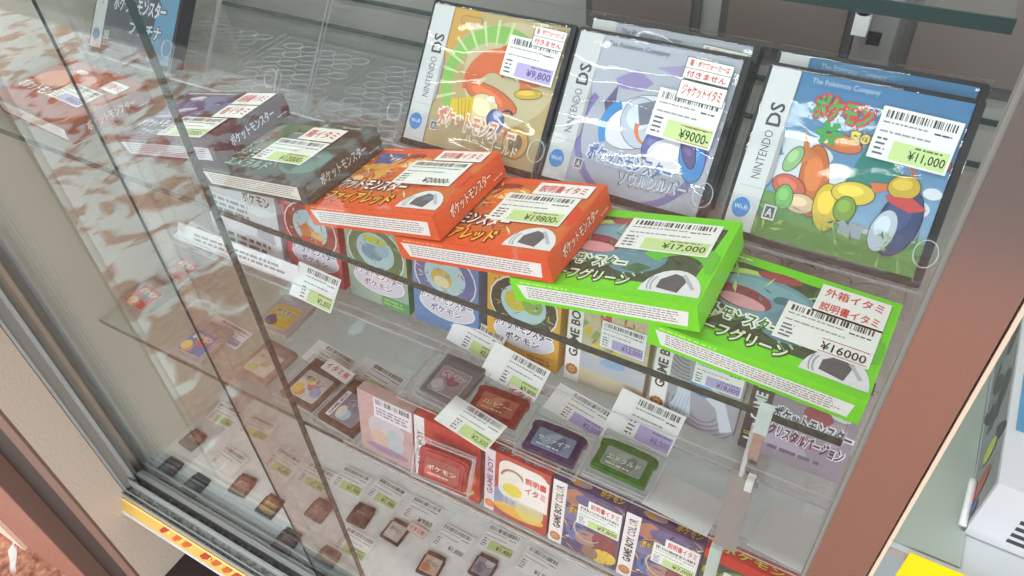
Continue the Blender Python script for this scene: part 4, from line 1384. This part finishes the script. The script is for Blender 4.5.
tall_cart(-0.8980, 0.104, ZG, (0, 0, R(-6)), 'tall grey cartridge with red label, nearer the left end', (150, 146, 140), art_colour((206, 66, 54), ((222, 178, 90), (110, 110, 140)), 'ポケモン', (226, 206, 110)), 0.98)
tall_cart(-0.8960, 0.172, ZG, (0, 0, R(-6)), 'tall grey cartridge with red label, behind the other red one', (156, 150, 144), art_colour((204, 72, 58), ((206, 150, 120), (150, 84, 80)), 'ポケモン', (240, 226, 210)), 0.98)
tall_cart(-0.7540, 0.072, ZG, (0, 0, R(2)), 'tall grey cartridge with blue label', (160, 156, 152), art_colour((96, 122, 180), ((214, 150, 90), (206, 86, 72), (226, 206, 120)), 'ポケモン', (226, 200, 100)), 0.98)
tall_cart(-0.6500, 0.090, ZG, (0, 0, R(-3)), 'tall pale cartridge with faded yellow green label, beside the multicoloured one', (150, 132, 122), art_colour((206, 198, 180), ((190, 196, 110), (196, 170, 150)), 'ポケモン', (150, 110, 100)), 0.9)
tall_cart(-0.3590, 0.1060, ZS + 0.004, (R(2), 0, R(-2)), 'grey tall cartridge with red and silver label in a grey clear tray', (104, 112, 114), art_colour((150, 140, 144), ((176, 176, 182), (120, 70, 92), (196, 190, 196), (140, 84, 104)), 'ポケモン', (150, 60, 90)), 0.84)
tray(-0.3650, 0.1030, ZS, 0.060, 0.062, 0.010, (0, 0, R(-2)), 'grey clear tray holding the red and silver label cartridge')


# ------------------------------------------------------------------ price tags lying on riser and shelf
def price_tag(x, y, z, w, h, pitch, yaw, label, price, tint, seed, left=0.26, pc=BLACK, curl=0.0, group='white price tags on the riser and lower shelf', note=None):
    o_mb = MB()
    P = ink((238, 240, 238), 0.5)
    u0 = w * left
    F = Frame((0, 0, 0), (1, 0, 0), (0, 1, 0))
    o_mb.prism([(u0, 0), (w, 0), (w, h), (u0, h)], 0, 0.0004, P, F)
    if left:
        c, s = math.cos(R(curl)), math.sin(R(curl))
        G = Frame((u0, 0, 0), (c, 0, -s), (0, 1, 0))
        o_mb.prism([(-u0, 0), (0.0, 0), (0.0, h), (-u0, h)], 0, 0.0004, P, G)
    k = Ink(o_mb, F, 0.0005)
    price_print(k, w, h, price, tint, seed, pc, left=left)
    if note:
        k.rect(w * 0.52, -h * 0.12, w * 0.98, h * 0.14, (240, 238, 236))
        k.text(note, w * 0.54, -h * 0.08, w * 0.42, h * 0.18, RED, 0.02)
    o = o_mb.build('price_tag', None, (x, y, z), (R(pitch), 0, R(yaw)))
    return tag(o, label, 'price tag', group)


PT = price_tag
PT(-0.5900, 0.160, 0.8925, 0.068, 0.042, 48, -3, 'white price tag at the foot of the red small box', '¥2,850', LIME, 41, 0.2)
PT(-0.3780, 0.184, 0.8930, 0.068, 0.034, 40, -8, 'white price tag below the blue small box', '¥2,500', LIME, 42, 0.28)
PT(-0.3160, 0.158, 0.8960, 0.070, 0.036, 34, -8, 'white curled price tag below the yellow small box with red note', '¥2,800', LIME, 43, 0.30, curl=14, note='イタミ')
PT(-0.2380, 0.150, 0.8925, 0.068, 0.032, 14, -9, 'white price tag with lilac patch reading 2,500', '¥2,500', PURP, 44, 0.26, (110, 98, 150))
PT(-0.1730, 0.157, 0.8925, 0.068, 0.042, 26, -4, 'bright white price tag with lilac patch reading 8,000', '¥8,000', PURP, 45, 0.26, (110, 98, 150), curl=12)
PT(-0.3220, 0.080, 0.9030, 0.066, 0.034, 4, -8, 'white price tag lying above the bright red box', '¥2,300', LIME, 46, 0.24, (70, 90, 60))
PT(-0.5920, 0.146, ZG + 0.001, 0.070, 0.034, 6, -6, 'white price tag without coloured patch behind the multicoloured cartridge', '¥2,200', None, 47, 0.22)
PT(-0.5160, 0.146, ZG + 0.002, 0.068, 0.037, 6, -6, 'white price tag behind the dark brown cartridge reading 3,000', '¥3,000', LIME, 48, 0.22)
PT(-0.7530, 0.122, ZG + 0.001, 0.074, 0.030, 4, -4, 'faint white price tag right of the blue label cartridge', '¥2,800', PURP, 49, 0.2)
PT(-0.8700, 0.205, ZG + 0.06, 0.090, 0.034, 10, -6, 'white price tag at the left end of the long paper strip', '¥3,800', PURP, 50, 0.2)
mb = MB()
mb.prism([(0, 0), (0.046, 0), (0.046, 0.018), (0, 0.018)], 0, 0.0004, ink((238, 236, 232)))
Ink(mb, Frame((0, 0, 0.0004), (1, 0, 0), (0, 1, 0))).text('イタミ有', 0.004, 0.005, 0.038, 0.009, RED, 0.02)
tag(mb.build('notice_slip', None, (-0.548, 0.137, ZG + 0.0135), (R(4), 0, R(-8))), 'small white slip with red characters on the multicoloured cartridge', 'slip')
mb = MB()
F = Frame((0, 0, 0), (1, 0, 0), (0, 0, 1))
mb.prism([(0, 0), (0.205, 0), (0.205, 0.024), (0, 0.024)], -0.0006, 0, ink((232, 234, 236)), F)
k = Ink(mb, F); k.lines(0.03, 0.006, 0.19, 0.018, 2, (150, 150, 156), seed=5)
tag(mb.build('paper_strip', None, (-0.790, 0.168, 0.9000), (R(-25), 0, R(1))), 'long white paper strip with faint print below the white printed box', 'paper strip')
for x, y, z, w, d, lb in ((-0.108, 0.096, 0.8915, 0.062, 0.040, 'blank pale card on the riser right of the emerald cartridge'), (-0.014, 0.101, 0.8915, 0.047, 0.050, 'blank pale card on the riser right of the grey pole plate')):
    mb = MB(); mb.prism([(0, 0), (w, 0), (w, d), (0.004, d)], 0, 0.0006, ink((206, 208, 206), 0.5))
    tag(mb.build('blank_card', None, (x, y, z), (0, 0, R(-4))), lb, 'card', 'blank cards on the riser')

# ------------------------------------------------------------------ bottom deck
mb = MB(); mb.prism([(0, 0), (0.86, 0), (0.86, 0.17), (0, 0.17)], 0, 0.0005, ink((234, 236, 234), 0.5))
tag(mb.build('paper_liner', None, (-0.84, 0.035, 0.5003), (0, 0, 0)), 'pale paper sheet lining the bottom deck of the showcase', 'paper')
ZD = 0.5010


def mini_cart(x, y, yaw, label, lab, cols, case=(34, 30, 32), group='small square cartridges on the bottom deck', s='ポケモン'):
    t = thing('cartridge', label, 'cartridge', (x - 0.0165, y - 0.0175, ZD), (0, 0, R(yaw)), group)
    w, h = 0.033, 0.035
    mb = MB()
    SM = principled('shell_%02x%02x%02x' % case, lin(case), 0.4)
    mb.prism([(0.001, 0), (w - 0.001, 0), (w, 0.001), (w, h * 0.8), (w - 0.002, h * 0.84), (w - 0.002, h - 0.001), (w - 0.003, h), (0.003, h), (0.002, h - 0.001), (0.002, h * 0.84), (0, h * 0.8), (0, 0.001)], 0, 0.0036, SM)
    mb.build('shell', t)
    mb = MB()
    mb.prism(rrect(0.003, 0.004, w - 0.003, h - 0.006, 0.0015), 0.0036, 0.0038, ink(lab, 0.35))
    k = Ink(mb, Frame((0.003, 0.004, 0.0038), (1, 0, 0), (0, 1, 0)), rough=0.35)
    k.clip = (0.001, 0.001, 0.026, 0.024)
    for i, c in enumerate(cols):
        k.ell(0.027 * ((i * 0.43 + 0.3) % 1), 0.025 * ((i * 0.57 + 0.3) % 1), 0.008, 0.006, c, i * 50)
    k.clip = None
    k.text(s, 0.004, 0.012, 0.019, 0.007, tuple(min(255, int(v + 110)) for v in lab) if sum(lab) < 400 else (70, 66, 70), 0.02)
    mb.build('paper_label', t)
    return t


MC = [(-0.8612, 0.0311, 2, 'dark square cartridge with teal and red label in the left front corner', (66, 58, 60), ((96, 120, 120), (140, 70, 70))),
      (-0.8005, 0.0301, -2, 'black square cartridge second from the left front corner', (46, 44, 48), ((120, 120, 122), (60, 58, 62))),
      (-0.7310, 0.0627, 4, 'square cartridge with mottled brown label', (126, 96, 84), ((150, 116, 100), (96, 70, 62), (140, 104, 90))),
      (-0.6683, 0.0566, 0, 'black square cartridge with amber label', (136, 102, 58), ((176, 132, 62), (90, 70, 56))),
      (-0.6053, 0.0254, 2, 'square cartridge with plain maroon label near the front track', (88, 52, 52), ((104, 64, 64),)),
      (-0.5968, 0.0870, 0, 'square cartridge half hidden behind the glass pane edge', (96, 84, 78), ((130, 116, 104),)),
      (-0.5338, 0.1092, 4, 'dark plum square cartridge with white lettering', (72, 56, 62), ((90, 70, 78),)),
      (-0.5359, 0.0312, 0, 'square cartridge with dull brown label behind the overlapping panes', (116, 92, 82), ((130, 106, 96),)),
      (-0.4739, 0.1136, -2, 'square cartridge with white label and dark rim under a red noted tag', (206, 198, 192), ((226, 220, 214),)),
      (-0.3966, 0.0942, 4, 'square cartridge with cream and orange label and dark rim', (206, 178, 160), ((206, 132, 96), (226, 206, 190))),
      (-0.3311, 0.1277, 0, 'square cartridge with blue grey label, rightmost on the deck', (140, 144, 160), ((110, 116, 140), (196, 198, 206))),
      (-0.8712, 0.0890, -4, 'square cartridge with dark red label behind the corner one', (98, 52, 52), ((70, 44, 46), (120, 70, 66)))]
for x, y, yw, lb, lab, cols in MC:
    mini_cart(x, y, yw, lb, lab, cols)
GD = 'price tags on the bottom deck'
DT = [(-0.7883, 0.0900, 'white deck tag with barcode lying over the second and third cartridges', None, None, (226, 190, 180)),
      (-0.8598, 0.1500, 'white deck tag with green patch farthest back at the left', '¥2,980', LIME, None),
      (-0.7900, 0.1560, 'white deck tag behind the one over the cartridges', '¥2,980', LIME, None),
      (-0.7059, 0.1280, 'white deck tag behind the mottled brown cartridge', '¥2,480', LIME, None),
      (-0.6400, 0.1300, 'white deck tag behind the amber label cartridge', '¥2,980', LIME, None),
      (-0.5969 + 0.012, 0.1500, 'white deck tag with green patch behind the half hidden cartridge', '¥1,980', LIME, None),
      (-0.5246, 0.1600, 'white deck tag with green patch behind the dark plum cartridge', '¥1,980', LIME, None),
      (-0.4560, 0.1580, 'pinkish white deck tag with red bordered note', '¥980', None, (210, 90, 90)),
      (-0.3916, 0.1420, 'white deck tag without patch behind the cream and orange cartridge', '¥1,800', None, None),
      (-0.3301, 0.1720, 'white deck tag with green patch behind the blue grey cartridge', '¥1,480', LIME, None),
      (-0.2660, 0.1700, 'white deck tag at the right end of the deck row', '¥1,980', None, None),
      (-0.5150, 0.0700, 'white deck tag with green patch in front of the dark plum cartridge', '¥1,980', LIME, None)]
for i, (x, y, lb, pr, tint, extra) in enumerate(DT):
    o = price_tag(x - 0.027, y - 0.02, ZD + 0.0006, 0.054, 0.038, 2, (-4, 2, 3, -3, 0, 2, -2, 1, -1, 2, -3, 0)[i], lb, pr, tint, 60 + i, 0.0, group=GD)
mb = MB()
mb.prism([(0, 0), (0.032, 0), (0.032, 0.015), (0, 0.015)], 0, 0.0004, ink((236, 214, 208)))
k = Ink(mb, Frame((0, 0, 0.0004), (1, 0, 0), (0, 1, 0)))
for q in ((0, 0, 0.032, 0.0006), (0, 0.0144, 0.032, 0.015), (0, 0, 0.0006, 0.015), (0.0314, 0, 0.032, 0.015)):
    k.rect(*q, (196, 70, 70))
k.text('イタミ有', 0.003, 0.004, 0.026, 0.007, (196, 70, 70), 0.02)
tag(mb.build('notice_slip', None, (-0.4620, 0.122, ZD + 0.0045), (0, 0, R(-3))), 'small pink bordered slip beside the white label square cartridge', 'slip')


# ------------------------------------------------------------------ next bay to the right of the post
mb = MB(); mb.box(0.0600, 0.012, 1.096, 0.40, 0.40, 1.102, principled('bay_shelf_grey', lin((196, 200, 202)), 0.5)); mb.box(0.0600, 0.0108, 1.096, 0.40, 0.012, 1.102, ALU)
tag(mb.build('bay_shelf', None), 'grey shelf of the next bay right of the bronze post', 'shelf')
mb = MB(); mb.box(0, 0, 0, 0.034, 0.19, 0.0016, principled('pale_green_mat', lin((166, 176, 166)), 0.6))
tag(mb.build('shelf_mat', None, (0.0600, 0.0155, 1.1022)), 'pale grey green mat between the bronze post and the console box', 'mat')
mb = MB(); F = Frame((0, 0, 0), (1, 0, 0), (0, 0, 1))
mb.prism([(0, 0), (0.10, 0), (0.10, 0.075), (0, 0.075)], -0.0008, 0, ink((248, 218, 20), 0.4), F)
k = Ink(mb, F, 0.0002)
k.poly([(0.020, 0.052), (0.026, 0.066), (0.034, 0.066), (0.031, 0.058), (0.038, 0.056), (0.036, 0.049), (0.030, 0.050), (0.030, 0.020), (0.022, 0.020), (0.022, 0.046)], (214, 48, 36))
k.poly([(0.044, 0.020), (0.056, 0.020), (0.052, 0.060), (0.046, 0.058)], (214, 48, 36))
tag(mb.build('price_sign', None, (0.0690, 0.0090, 1.0320)), 'bright yellow sign with red lettering at the bottom right corner', 'sign')
t = thing('console_box', 'white console carton with pictured side at the right edge', 'carton', (0.0935, 0.038, 1.1030), (0, 0, R(-1)), None)
mb = MB()
mb.box(0, 0, 0, 0.16, 0.17, 0.050, ink((206, 208, 212), 0.4))
k = Ink(mb, Frame((0, 0.17, 0), (0, -1, 0), (0, 0, 1)), rough=0.4)
k.rect(0.004, 0.004, 0.166, 0.046, (138, 140, 144))
rr = random.Random(5)
for i in range(16):
    k.ell(0.010 + rr.random() * 0.12, 0.010 + rr.random() * 0.030, 0.006 + rr.random() * 0.012, 0.003 + rr.random() * 0.006, rr.choice(((84, 86, 90), (134, 136, 140), (98, 92, 90), (74, 74, 80))), rr.random() * 180)
k.ell(0.148, 0.020, 0.006, 0.013, (170, 84, 70), 20); k.ell(0.128, 0.026, 0.006, 0.010, (190, 192, 84), 10); k.ell(0.160, 0.012, 0.004, 0.007, (78, 90, 140), 0)
k = Ink(mb, Frame((0, 0, 0.05), (1, 0, 0), (0, 1, 0)), rough=0.4)
k.rect(0.004, 0.040, 0.16, 0.085, (96, 150, 188)); k.lines(0.012, 0.016, 0.10, 0.034, 3, (70, 72, 76), seed=4)
k = Ink(mb, Frame((0, 0, 0), (1, 0, 0), (0, 0, 1)), rough=0.4)
k.lines(0.018, 0.006, 0.12, 0.030, 4, (60, 60, 64), seed=7)
mb.build('carton', t)
mb = MB(); mb.tube([(-0.0022, 0.030 - i * 0.0036, 0.004 + 0.006 * math.cos(i * 0.19)) for i in range(9)], 0.0022, WHITEP, 8); mb.build('carry_cord', t, smooth=True)
